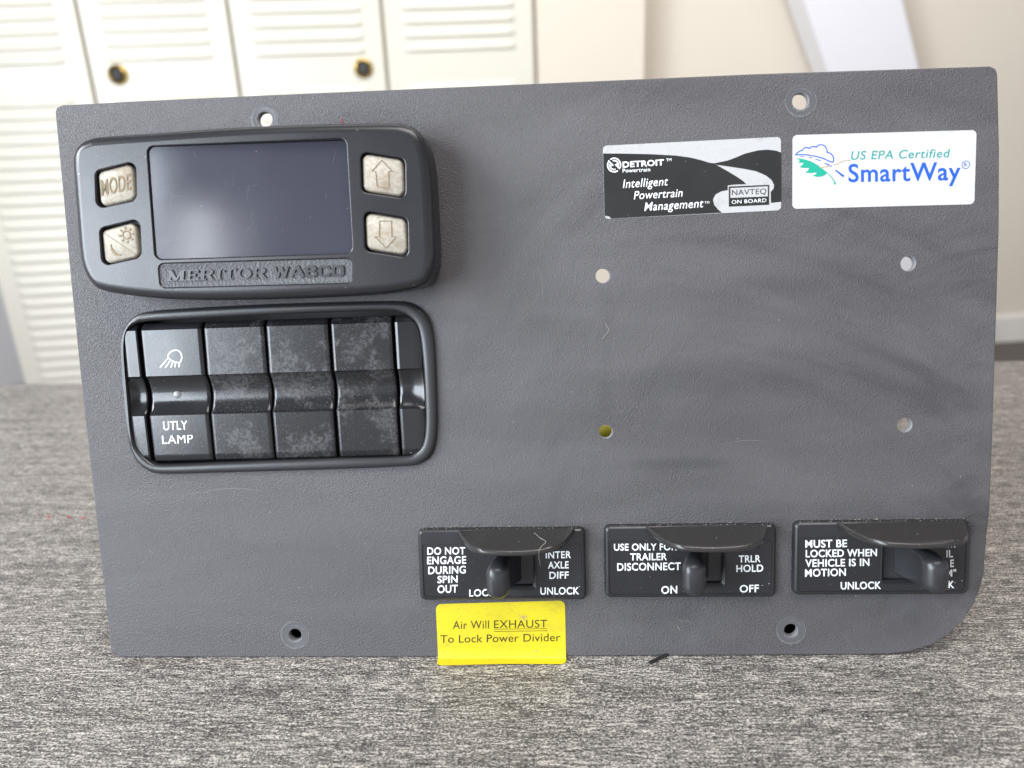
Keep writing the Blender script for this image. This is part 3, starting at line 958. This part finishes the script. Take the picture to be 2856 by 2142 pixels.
def rocker(name, lt, lb, rt, rb, mats, clip=None, end=0):
    """switch cap between a left and a right edge line (panel mm), profile along its height"""
    mb = MB(); cols = [0, 0.012, 0.03, 0.06, 0.2, 0.4, 0.6, 0.8, 0.94, 0.97, 0.988, 1.0] if not clip else [i / 14 for i in range(15)]
    drop = lambda s: (0.55 if s in (0, 1.0) else 0.22 if s in (0.012, 0.988) else 0.0) if not clip else 0.0
    G = []
    for s in cols:
        colv = []
        for t in TS:
            ul = lt[0] + (lb[0] - lt[0]) * t; ur = rt[0] + (rb[0] - rt[0]) * t
            u = ul + (ur - ul) * s
            v = VT(u) + (VB(u) - VT(u)) * t
            w = prof_w(t) - drop(s)
            if clip:
                e = s if end > 0 else 1 - s          # towards the outer end of the bank
                lo, hi = clip(u)
                if hi > lo:
                    v = min(max(v, lo), hi)
                dd = min(hi - v, v - lo) if hi > lo else 0
                w -= 0.7 * max(0.0, (e - 0.72) / 0.28) ** 2
                if w < 1.5 and 0.37 < t < 0.66: w += (1.7 - w) * 0.55 * max(0.0, (e - 0.4) / 0.6) ** 2
                if e < 0.02: w -= 0.35
            colv.append((u, v, w))
        G.append(colv)
    nt = len(TS); V = [p for c in G for p in c]; F = []
    for i in range(len(G) - 1):
        for j in range(nt - 1):
            F.append((i * nt + j, i * nt + j + 1, (i + 1) * nt + j + 1, (i + 1) * nt + j))
    mb.add(V, F)
    for c, fl in ((G[0], False), (G[-1], True)):          # side skirts
        V = list(c) + [(p[0], p[1], -6.5) for p in c]
        F = [(j, nt + j, nt + j + 1, j + 1) for j in range(nt - 1)]
        mb.add(V, [f[::-1] for f in F] if fl else F)
    for j in (0, nt - 1):
        L = [c[j] for c in G]; n = len(L)
        mb.add(L + [(p[0], p[1], -6.5) for p in L], [((i, i + 1, n + i + 1, n + i)) if j else ((i, n + i, n + i + 1, i + 1)) for i in range(n - 1)])
    return mb, G


tx = [(518, 850), (866, 1195), (1209, 1547), (1564, 1897)]
bx2 = [(596, 919), (929, 1255), (1265, 1597), (1615, 1943)]
for k in range(4):
    lt, rt = R2(tx[k][0], 200 - 14 * k, 1), R2(tx[k][1], 195 - 14 * k, 1)
    lb, rb = R2(bx2[k][0], 966 - 11 * k, 1), R2(bx2[k][1], 958 - 11 * k, 1)
    mb, G = rocker('rocker_switch', lt, lb, rt, rb, None)
    o = mb.build('rocker_switch', M_ROCK if k == 0 else M_WORN[k - 1], bankp, 32)
    o['label'] = ['clean rocker switch marked UTLY LAMP', 'blank rocker switch next to the marked one', 'blank rocker switch with heavy scuffs below its groove', 'blank scuffed rocker switch at the bank end'][k]

shr = inset(inner, 0.12)


def vclip(u):
    ys = []
    for i in range(len(shr)):
        (x0, y0), (x1, y1) = shr[i], shr[(i + 1) % len(shr)]
        if (x0 - u) * (x1 - u) <= 0 and abs(x1 - x0) > 1e-9: ys.append(y0 + (y1 - y0) * (u - x0) / (x1 - x0))
    return (min(ys), max(ys)) if len(ys) >= 2 else (0, 0)


ul = min(p[0] for p in shr) + 0.05; ur = max(p[0] for p in shr) - 0.05
lt, lb = R2(498, 220, 1), R2(575, 960, 1)
mb, G = rocker('end_cap', (ul + 0, 0), (ul + 0.4, 0), lt, lb, None, vclip, -1)
mb.build('end_cap', M_ROCK, bankp, 32)
rt, rb = R2(1917, 150, 1), R2(1962, 935, 1)
mb, G = rocker('end_cap', rt, rb, (ur - 0.6, 0), (ur, 0), None, vclip, 1)
mb.build('end_cap', M_ROCK, bankp, 32)

# legends on the first switch
mb = MB()
write(mb, 'UTLY', ZS(462, 1190, 1), ZS(684, 1184, 1), ZS(458, 1110, 1), prof_w(0.72) + 0.06, 0, 0.008)
write(mb, 'LAMP', ZS(450, 1318, 1), ZS(733, 1308, 1), ZS(445, 1240, 1), prof_w(0.84) + 0.06, 0, 0.0)
wz = prof_w(0.2) + 0.06
arc = spline([ZS(x, y, 1) for x, y in ((503, 520), (513, 488), (538, 462), (575, 452), (608, 462), (628, 492), (631, 530), (615, 568))], 5, False)
ribbon(mb, arc, 0.42, wz)
ribbon(mb, spline([ZS(x, y, 1) for x, y in ((503, 520), (535, 545), (575, 562), (615, 568))], 4, False), 0.42, wz + 0.01)
for a, b in (((500, 532), (432, 612)), ((524, 550), (481, 612)), ((549, 564), (531, 610)), ((574, 573), (568, 608)), ((611, 574), (607, 608))):
    ribbon(mb, [ZS(*a, 1), ZS(*b, 1)], 0.45, wz + 0.005)
mb.build('legend', M_WHITE, bankp, smooth=False)
mb = MB(); c = ZS(585, 866, -1.6)
mb.loft([at(circle(c, 1.5, 24), -1.3), at(circle(c, 1.45, 24), -0.95), at(circle(c, 1.0, 24), -0.78), at(circle(c, 0.3, 24), -0.71)], 0, False, True)
mb.build('indicator_lens', plastic('smoked_lens', (0.16, 0.16, 0.165), 0.25, 0), bankp, 60)

# --- toggle valves: one built, two copied
PW = 2.6
vc = [[Z5(50, 105, PW), Z5(1862, 82, PW), Z5(1876, 852, PW), Z5(85, 896, PW)],
      [Z2(63, 72, PW), Z2(2120, 62, PW), Z2(2108, 918, PW), Z2(70, 932, PW)],
      [Z6(96, 108, PW), Z6(1912, 92, PW), Z6(1884, 826, PW), Z6(100, 856, PW)]]
cent = [np.mean(np.array(q), axis=0) for q in vc]
rect = vc[0]
VW = np.mean([(np.linalg.norm(np.subtract(q[1], q[0])) + np.linalg.norm(np.subtract(q[2], q[3]))) / 2 for q in vc])
VH = np.mean([(np.linalg.norm(np.subtract(q[3], q[0])) + np.linalg.norm(np.subtract(q[2], q[1]))) / 2 for q in vc])
tilt = np.mean([math.atan2(q[1][1] - q[0][1], q[1][0] - q[0][0]) for q in vc])
print('valve', VW, VH, math.degrees(tilt), [tuple(c) for c in cent])
for q in vc: print([tuple(round(z, 2) for z in p) for p in q])


def VL(a, b):
    """valve-local mm from fractions across (a) and up (b), about its centre"""
    return ((a - 0.5) * VW, (b - 0.5) * VH)


def from_photo(k, zf, x, y, w):
    q = np.array(zf(x, y, w)) - cent[k]
    c, s = math.cos(-tilt), math.sin(-tilt)
    return (q[0] * c - q[1] * s, q[0] * s + q[1] * c)


def valve_empty_mesh():
    mb = MB()
    o = fillet([VL(0, 0), VL(1, 0), VL(1, 1), VL(0, 1)], 2.2)
    lab = fillet([VL(.024, .05), VL(.976, .05), VL(.976, .80), VL(.024, .80)], 1.6)
    me = fill_mesh(inset(o, 1.0), [lab])
    mb.mesh(me, 0, lambda c: (c.x, c.y, PW))
    mb.loft([at(inset(o, -0.1), 0.02), at(o, PW - 1.0), at(inset(o, 0.3), PW - 0.35), at(inset(o, 1.0), PW)], 0, False, False)
    mb.loft([at(lab, PW), at(inset(lab, 0.1), PW - 0.5)], 0, False, False)
    bo = fillet([VL(.2, .12), VL(.92, .12), VL(.92, .9), VL(.2, .9)], 2)
    mb.loft([at(bo, -38), at(bo, -THK - 0.05)], 1, True, False)
    return mb, lab


PA0, PA1, PB0, PB1 = 0.515, 0.688, 0.20, 0.66
mbv, lab = valve_empty_mesh()
valve = mbv.build('toggle_valve', [M_VALVE, M_DARK], panel, 40)
mb = MB()
fr = fillet([VL(PA0 - .02, PB0 - .055), VL(PA1 + .022, PB0 - .055), VL(PA1 + .022, PB1 + .04), VL(PA0 - .02, PB1 + .04)], 1.6)
so = fillet([VL(PA0, PB0), VL(PA1, PB0), VL(PA1, PB1), VL(PA0, PB1)], 0.9)
LW = PW - 0.28
me = fill_mesh(inset(lab, 0.12), [fr])
mb.mesh(me, 0, lambda c: (c.x, c.y, LW))
mb.loft([at(inset(lab, 0.02), LW - 0.2), at(inset(lab, 0.12), LW)], 0, False, False)
mb.loft([at(fr, LW), at(inset(fr, 0.12), LW + 0.22), at(inset(fr, 0.4), LW + 0.3), at(inset(fr, 0.8), LW + 0.05), at(so, LW - 0.5), at(so, 0.5)], 0, False, False)
mb.loft([at(so, 0.5), at(inset(so, 0.1), 0.49)], 1, False, True)
lplate = mb.build('label_plate', [M_LABEL, M_LEVER], valve, 40)

# hood: traced along its lip on the first valve, each lip point with its own reach from the panel
lip = [(492, 150, 3.2), (520, 205, 6.5), (560, 262, 10.0), (605, 315, 14.0), (655, 350, 17.0), (720, 372, 19.3), (800, 385, 20.3), (1000, 395, 21), (1200, 392, 21), (1380, 376, 20.6), (1520, 350, 19.2),
       (1600, 318, 17.0), (1655, 270, 14.0), (1700, 212, 10.0), (1735, 155, 6.0), (1750, 118, 3.4)]
lipq = spline([from_photo(0, Z5, *p) + (p[2],) for p in lip], 4, False)
n = len(lipq)
back0, back1 = from_photo(0, Z5, 498, 122, PW), from_photo(0, Z5, 1748, 92, PW)
HT = 2.1
G = []
for i, (u, v, w) in enumerate(lipq):
    s = i / (n - 1); bu = back0[0] + (back1[0] - back0[0]) * s * 0.9 + (u - back0[0]) * 0.1; bv = back0[1] + (back1[1] - back0[1]) * s
    bu = u * 0.75 + bu * 0.25
    vt = v + HT
    row = []
    for r_ in range(7):
        t = r_ / 6
        row.append((bu + (u - bu) * t, bv + (vt - bv) * (t ** 1.25), PW - 0.3 + (w - 0.5 - PW + 0.3) * t))
    row += [(u, v + HT * 0.75, w), (u, v + HT * 0.4, w + 0.12), (u, v + HT * 0.12, w - 0.1), (u, v, w - 0.6)]
    for r_ in range(5, -1, -1):
        t = r_ / 6
        row.append((bu + (u - bu) * t, bv - HT * 0.9 + (v - bv + HT * 0.9) * (t ** 1.2), PW - 0.3 + (w - 0.6 - PW + 0.3) * t))
    G.append(row)
m_ = len(G[0]); mb = MB()
F = []
for i in range(n - 1):
    for j in range(m_ - 1): F.append((i * m_ + j, (i + 1) * m_ + j, (i + 1) * m_ + j + 1, i * m_ + j + 1)[::-1])
F += [tuple(range(m_)), tuple((n - 1) * m_ + j for j in range(m_))[::-1]]
mb.add([p for g in G for p in g], F)
hood = mb.build('hood', M_HOOD, valve, 42)

# lever: a paddle growing out of the slot, leaning to its left stop
mb = MB()
piv = VL(0.602, 0)[0]
secs = [(-1.9, 1.6, 7.2), (0.6, 2.6, 6.6), (3, 3.7, 6.0), (6, 5.0, 5.7), (9, 5.9, 6.1), (11.5, 6.5, 7.2), (13.5, 6.8, 8.2), (15.2, 7.0, 8.0), (16.5, 7.2, 6.2), (17.3, 7.3, 3.6)]
L = []
for i, (w, du, th) in enumerate(secs):
    v0, v1 = VL(0, 0.235 - 0.014 * max(0, i - 3))[1], VL(0, 0.70)[1]
    sh = (0, 0, 0, 0, 0, 0.1, 0.4, 0.9, 1.9, 3.2)[i]
    v0 += sh; v1 -= sh
    u = piv - du
    L.append(at(fillet([(u - th / 2, v0), (u + th / 2, v0), (u + th / 2, v1), (u - th / 2, v1)], th * (0.24 if i < 4 else 0.36 if i < 6 else 0.47), 6), w))
mb.loft(L, 0, False, True)
lever = mb.build('lever', M_LEVER, valve, 50)
valve.location = (cent[0][0] / 1000, cent[0][1] / 1000, 0); valve.rotation_euler = (0, 0, tilt)


def copy_tree(o, parent):
    c = o.copy(); COL.objects.link(c); c.parent = parent
    for ch in list(o.children): copy_tree(ch, c)
    return c


valves = [valve]
for k in (1, 2):
    c = copy_tree(valve, panel)
    c.location = (cent[k][0] / 1000, cent[k][1] / 1000, 0)
    valves.append(c)
for ch in valves[2].children:
    if ch.name.startswith('lever'):
        ch.scale = (-1, 1, 1); ch.location = (2 * piv / 1000, 0, 0)
for k, lb_ in enumerate(('toggle valve marked DO NOT ENGAGE DURING SPIN OUT, lever to the left', 'toggle valve marked USE ONLY TRAILER DISCONNECT, lever to the left', 'toggle valve marked MUST BE LOCKED WHEN VEHICLE IS IN MOTION, lever to the right')):
    valves[k]['label'] = lb_

texts = [
    (0, Z5, [('DO NOT', (162, 372), (570, 368), 298), ('ENGAGE', (160, 475), (580, 468), 398), ('DURING', (172, 582), (576, 572), 505), ('SPIN', (272, 678), (488, 672), 605), ('OUT', (272, 785), (488, 778), 706), ('LOCK', (613, 822), (895, 815), 750),
             ('INTER', (1436, 412), (1708, 408), 340), ('AXLE', (1460, 522), (1682, 518), 450), ('DIFF', (1475, 632), (1682, 628), 560), ('UNLOCK', (1378, 802), (1795, 798), 728)]),
    (1, Z2, [('USE ONLY FOR', (180, 362), (925, 356), 285), ('TRAILER', (372, 478), (808, 474), 398), ('DISCONNECT', (218, 600), (972, 590), 515), ('ON', (742, 874), (930, 868), 788), ('TRLR', (1660, 502), (1918, 498), 422), ('HOLD', (1632, 616), (1950, 610), 536), ('OFF', (1672, 858), (1898, 852), 775)]),
    (2, Z6, [('MUST BE', (206, 358), (634, 350), 284), ('LOCKED WHEN', (210, 456), (942, 444), 384), ('VEHICLE IS IN', (206, 555), (864, 544), 482), ('MOTION', (203, 656), (622, 646), 582), ('UNLOCK', (570, 786), (984, 780), 714),
             ('TH', (1655, 356), (1745, 354), 284), ('IL', (1655, 458), (1722, 455), 386), ('E', (1695, 557), (1732, 554), 484), ('M"', (1650, 655), (1755, 652), 586), ('LOCK', (1490, 776), (1735, 772), 706)]),
]
for k, zf, rows in texts:
    for side in (0, 1):                                   # the notice at the left, the function at the right
        mb = MB()
        for s, a, b, tp in rows:
            fp = lambda x, y: from_photo(k, zf, x, y, LW)
            if (fp(*a)[0] > 0) == bool(side):
                write(mb, s, fp(*a), fp(*b), fp(a[0], tp), LW + 0.02, 0, 0.016, 0, 0.16)
        mb.build('lettering', M_WHITE, valves[k], 30)

# pale dust caught along the upper edge of every valve
random.seed(21)
for k in range(3):
    mb = MB()
    for i in range(110):
        u = (random.random() - 0.5) * VW * 0.97; v = VH / 2 + random.gauss(0.12, 0.14); rr = random.uniform(0.05, 0.17)
        p = circle((u, v), rr, 6, rr * random.uniform(0.4, 1.0))
        w0 = 0.03 if v > VH / 2 + 0.12 else PW - 0.9
        mb.loft([at(p, w0), at(inset(p, rr * 0.3), w0 + 0.07)], 0, False, True)
    o = mb.build('dust', M_DUST, valves[k], smooth=False); o['kind'] = 'stuff'

# faint scratches in the grain of the face plate
for k, pp in enumerate(([(2340, 1761), (2362, 1782), (2384, 1815)], [(1150, 470), (1190, 520), (1205, 600)], [(1500, 745), (1512, 790), (1513, 842)], [(520, 1380), (640, 1362), (760, 1371)], [(2010, 1240), (2080, 1228), (2140, 1231)])):
    mb = MB(); q = spline([T(p) for p in pp], 5, False)
    ribbon(mb, q, [0.02 + 0.09 * math.sin(math.pi * i / (len(q) - 1)) for i in range(len(q))], 0.06)
    mb.build('scratch', M_SCRATCH, panel, smooth=False)

# --- stickers
SW = 0.12


def sticker(fn, pts, r, mat, label):
    o = fillet([fn(*p) for p in pts], r)
    mb = MB(); mb.loft([at(o, 0.01), at(inset(o, 0.05), SW)], 0, False, True)
    s = mb.build('sticker', mat, panel, smooth=False)
    s['label'] = label
    return s


# silver and black sticker
s1 = sticker(ZC, [(46, 152), (2121, 48), (2124, 904), (68, 1007)], 1.5, M_SSTICK, 'black and silver sticker with a winding road')
P = lambda pts, w=SW: [ZC(x, y) for x, y in pts]
mb = MB()
lb = [(50, 243), (300, 245), (600, 251), (900, 268), (1060, 290), (1180, 318), (1290, 352), (1340, 357), (1372, 378), (1500, 450), (1600, 510), (1680, 565), (1716, 600), (1600, 604), (1500, 614), (1500, 668), (1420, 685), (1355, 722), (1327, 780), (1342, 842), (1385, 893), (1432, 932), (1000, 955), (142, 1000), (120, 975), (68, 968)]
mb.mesh(fill_mesh(ccw(P(lb))), 0, lambda c: (c.x, c.y, SW + 0.05))
rb_ = [(1341, 356), (1373, 351), (1500, 325), (1600, 287), (1700, 245), (1850, 207), (1960, 198), (2060, 210), (2120, 232), (2122, 806), (2002, 818), (2000, 690), (2032, 655), (2040, 612), (2012, 553), (1945, 500), (1830, 450), (1680, 420), (1500, 393), (1374, 376)]
mb.mesh(fill_mesh(ccw(P(rb_))), 0, lambda c: (c.x, c.y, SW + 0.05))
fo, fi = P([(1512, 628), (1982, 608), (1982, 840), (1513, 862)]), P([(1530, 645), (1966, 624), (1966, 742), (1530, 760)])
mb.mesh(fill_mesh(ccw(fo), [ccw(fi)]), 0, lambda c: (c.x, c.y, SW + 0.055))
write(mb, 'NAVTEQ', ZC(1548, 730), ZC(1948, 712), ZC(1548, 668), SW + 0.055, 0, 0.0)
mb.build('black_print', M_INK, s1, smooth=False)
mb = MB(); wz = SW + 0.1
write(mb, 'ON BOARD', ZC(1546, 830), ZC(1948, 808), ZC(1546, 788), wz, 0, 0.0)
write(mb, 'DETROIT', ZC(278, 406), ZC(757, 378), ZC(276, 342), wz, 0, 0.03)
write(mb, 'TM', ZC(785, 335), ZC(845, 331), ZC(785, 303), wz, 0, 0.0)
write(mb, 'Powertrain', ZC(277, 466), ZC(598, 450), ZC(276, 422), wz, 0, 0.008)
write(mb, 'Intelligent', ZC(280, 645), ZC(805, 613), ZC(278, 548), wz, 0, 0.003, 0.2)
write(mb, 'Powertrain', ZC(408, 778), ZC(975, 745), ZC(406, 684), wz, 0, 0.003, 0.2)
write(mb, 'Management', ZC(530, 912), ZC(1218, 868), ZC(528, 815), wz, 0, 0.003, 0.2)
write(mb, 'TM', ZC(1230, 829), ZC(1285, 825), ZC(1230, 802), wz, 0, 0.0)
# round emblem: two rings, each broken by a bent arrow
ctr = (178, 378)


def ringpart(r, a0, a1, wd):
    pts_ = [ZC(ctr[0] + r * math.cos(R(a0 + (a1 - a0) * i / 16)), ctr[1] - r * 1.04 * math.sin(R(a0 + (a1 - a0) * i / 16))) for i in range(17)]
    ribbon(mb, pts_, wd, wz)


ringpart(76, -25, 125, 0.42); ringpart(76, 155, 305, 0.42)
ringpart(50, -20, 110, 0.42); ringpart(50, 165, 290, 0.42)
ribbon(mb, [ZC(110, 325), ZC(168, 385), ZC(140, 388)], 0.38, wz + 0.004)
ribbon(mb, [ZC(245, 425), ZC(190, 368), ZC(216, 366)], 0.38, wz + 0.004)
mb.build('white_print', M_WHITE, s1, smooth=False)

# white sticker with leaf and road emblem
s2 = sticker(ZD, [(81, 106), (2108, 50), (2083, 868), (79, 920)], 1.6, M_WSTICK, 'white sticker with a green leaf and blue cloud')
wz = SW + 0.06
mb = MB()
write(mb, 'SmartWay', ZD(695, 622), ZD(1928, 598), ZD(693, 430), wz, 0, 0.014)
ribbon(mb, circle(ZD(1987, 434), 1.28, 28), 0.22, wz, 0, True)
write(mb, 'R', ZD(1969, 455), ZD(2003, 453), ZD(1968, 412), wz, 0, 0.0)
cl = spline([ZD(x, y) for x, y in ((110, 325), (138, 296), (180, 275))], 4, False) + spline([ZD(x, y) for x, y in ((184, 276), (205, 252), (235, 243), (262, 252))], 4, False) + \
    spline([ZD(x, y) for x, y in ((264, 255), (285, 237), (315, 232), (340, 241))], 4, False) + spline([ZD(x, y) for x, y in ((342, 238), (362, 220), (395, 213), (432, 226), (455, 262), (460, 298))], 4, False) + \
    spline([ZD(x, y) for x, y in ((462, 298), (500, 310), (525, 345), (531, 380), (526, 408))], 4, False)
ribbon(mb, cl, 0.36, wz)
ribbon(mb, spline([ZD(x, y) for x, y in ((526, 408), (480, 393), (400, 358), (300, 334), (200, 322), (110, 325))], 4, False), 0.36, wz + 0.004)
for a, b, wd in (((160, 340), (205, 342), .18), ((255, 350), (297, 358), .24), ((330, 371), (388, 388), .32), ((432, 416), (508, 450), .44), ((550, 491), (642, 562), .6)):
    ribbon(mb, [ZD(*a), ZD(*b)], [wd * 0.7, wd * 1.2], wz)
mb.build('blue_print', M_BLUE, s2, smooth=False)
mb = MB()
write(mb, 'US EPA Certified', ZD(724, 378), ZD(1812, 350), ZD(724, 286), wz, 0, 0.006, 0.16, 0, 1.1)
mb.build('teal_print', M_TEAL, s2, smooth=False)
mb = MB()
leaf = [(115, 362), (200, 370), (280, 395), (350, 432), (410, 480), (462, 518), (505, 560), (538, 605), (562, 646), (530, 650), (536, 622), (508, 578), (456, 522), (440, 545), (400, 562), (350, 566), (300, 555), (335, 538), (345, 516), (280, 526), (215, 520), (250, 497), (262, 467), (200, 469), (155, 458), (190, 432), (205, 411), (165, 413), (135, 408), (158, 396), (150, 380)]
mb.mesh(fill_mesh(ccw([ZD(x, y) for x, y in leaf])), 0, lambda c: (c.x, c.y, wz))
mb.build('leaf_print', M_GREEN, s2, smooth=False)
mb = MB()
random.seed(3)
cr = [(380, 466), (440, 456), (480, 450), (512, 438), (560, 424), (600, 410), (650, 394), (690, 381), (742, 370)]
cr = [ZD(x + random.uniform(-5, 5), y + random.uniform(-7, 7)) for x, y in sum(([(a[0], a[1]), ((a[0] + b[0]) / 2, (a[1] + b[1]) / 2)] for a, b in zip(cr, cr[1:])), [])]
ribbon(mb, cr, [random.uniform(0.12, 0.5) for _ in cr], wz + 0.03)
ribbon(mb, [ZD(980, 300), ZD(1010, 296), ZD(1050, 282), ZD(1105, 270)], [0.05, 0.16, 0.12, 0.05], wz + 0.03)
mb.build('scratch', M_SCUFF, s2, smooth=False)

# yellow sticker: its lower end runs past the panel edge and lies forward on the table
yt = [Z5(252, 905), Z5(1642, 866)]
yb = [Z5(278, 1468), Z5(1655, 1476)]
sl = math.tan(R(LEAN))
rows = []
NR = 40
SCOL = [0, .004, .01, .018, .028, .042, .06] + [.06 + .88 * k / 16 for k in range(1, 16)] + [.94, .958, .972, .982, .99, .996, 1]
NC = len(SCOL) - 1
for j in range(NR + 1):
    t = j / NR
    row = []
    for s in SCOL:
        u = (yt[0][0] + (yt[1][0] - yt[0][0]) * s) * (1 - min(1, t / 0.84)) + (yb[0][0] + (yb[1][0] - yb[0][0]) * s) * min(1, t / 0.84)
        vt_ = yt[0][1] + (yt[1][1] - yt[0][1]) * s
        L_ = vt_ + 4.5 + (0.9 if s < .5 else -0.2) * (1 - 2 * s)     # length down to the curled end
        e = min(s, 1 - s) * (yt[1][0] - yt[0][0]); rc = 2.2
        cut = rc - math.sqrt(max(0, rc * rc - max(0, rc - e) ** 2)) if e < rc else 0
        dist = cut + (L_ - 2 * cut) * t
        v = vt_ - dist
        w = SW
        VB_, Rb = 2.2, 5.0
        if v < VB_:                                   # bends gently out of the panel plane and comes to lie on the table
            ex_ = VB_ - v; am = R(90 - LEAN - 4)
            an = min(am, ex_ / Rb)
            v = VB_ - Rb * math.sin(an) - max(0, ex_ - Rb * am) * math.cos(am)
            w = SW + Rb * (1 - math.cos(an)) + max(0, ex_ - Rb * am) * math.sin(am)
        row.append((u, v, w))
    rows.append(row)
# keep the sheet above the table
cs, sn = math.cos(R(LEAN)), math.sin(R(LEAN))
rows = [[(u, v, w) if (v * cs + w * sn) > -LIFT * 1000 + 0.25 else (u, (-LIFT * 1000 + 0.25 - w * sn) / cs, w) for u, v, w in r_] for r_ in rows]
mb = MB(); V = [p for r_ in rows for p in r_]; nv = NC + 1
F = [(j * nv + i, (j + 1) * nv + i, (j + 1) * nv + i + 1, j * nv + i + 1) for j in range(NR) for i in range(NC)]
Vb = [(u, v - 0.05, w - 0.08) for u, v, w in V]
nV = len(V)
border = [i for i in range(nv)] + [j * nv + NC for j in range(1, NR + 1)] + [NR * nv + i for i in range(NC - 1, -1, -1)] + [j * nv for j in range(NR - 1, 0, -1)]
Fs = [(border[i], border[(i + 1) % len(border)], nV + border[(i + 1) % len(border)], nV + border[i]) for i in range(len(border))]
mb.add(V + Vb, F + [tuple(nV + i for i in f[::-1]) for f in F] + Fs)
s3 = mb.build('sticker', M_YSTICK, panel, 60)
s3['label'] = 'yellow sticker about air exhaust hanging past the bottom edge'
mb = MB(); wz = SW + 0.05
write(mb, 'Air Will', Z5(437, 1173), Z5(825, 1166), Z5(437, 1088), wz, 0, 0.0)
write(mb, 'EXHAUST', Z5(880, 1163), Z5(1450, 1156), Z5(880, 1080), wz, 0, 0.0)
ribbon(mb, [Z5(880, 1175), Z5(1453, 1167)], 0.17, wz); ribbon(mb, [Z5(880, 1199), Z5(1453, 1191)], 0.2, wz)
write(mb, 'To Lock Power Divider', Z5(303, 1322), Z5(1592, 1302), Z5(303, 1240), wz, 0, 0.0, 0, 0, 1.03)
mb.build('print', M_INKY, s3, smooth=False)
mb = MB(); random.seed(5)
for (x, y, r_, nn) in ((1185, 1045, 55, 26), (330, 1415, 8, 2), (1325, 1410, 18, 4), (750, 1472, 4, 1)):
    for _ in range(nn):
        c = Z5(x + random.gauss(0, r_ * 0.5), y + random.gauss(0, r_ * 0.25)); rr = random.uniform(0.1, 0.35)
        mb.loft([at(circle(c, rr, 7, rr * random.uniform(.4, 1)), wz + 0.01 + _ * 0.002), at(circle(c, rr * .9, 7, rr * .5), wz + 0.012 + _ * 0.002)], 0, False, True)
mb.build('scuff', M_SCUFF, s3, smooth=False)

# --- loose fibres caught on the panel
def fibre(pts, r, mat, zf, n=5):
    mb = MB()
    q = spline([zf(x, y, w) + (w,) for x, y, w in pts], 5, False)
    mb.tube(q, r * 0.45, n=n)
    mb.build('fibre', mat, panel, 80)


fibre([(1312, 140, 17), (1370, 190, 19.5), (1436, 235, 21.6), (1385, 290, 21.6), (1362, 340, 21.9), (1366, 420, 17), (1378, 498, 12)], 0.11, M_FIBRE, Z5)
ZH = zoomer(1400, 640, 1.519)
fibre([(438, 398, 0.2), (452, 425, 0.6), (440, 445, 0.4), (422, 465, 0.2)], 0.1, M_FIBRE, ZH)
ZQ = zoomer(1700, 1700, 2.011)
fibre([(372, 42, 0.15), (405, 65, 0.4), (435, 62, 0.3), (462, 78, 0.15)], 0.09, M_FIBRE, ZQ)
fibre([(380, 95, 0.15), (388, 103, 0.3), (395, 112, 0.15)], 0.2, M_FIBRE, ZQ)
fibre([(1622, 98, 0.15), (1626, 80, 0.4), (1620, 62, 0.15)], 0.22, M_RED, R1)
fibre([(660, 1352, 17.1), (720, 1385, 16.2), (805, 1375, 14.8)], 0.08, M_FIBRE, ZR)
fibre([(1025, 476, 1.3), (1050, 470, 1.6), (1085, 474, 1.3)], 0.3, M_RED, ZS)
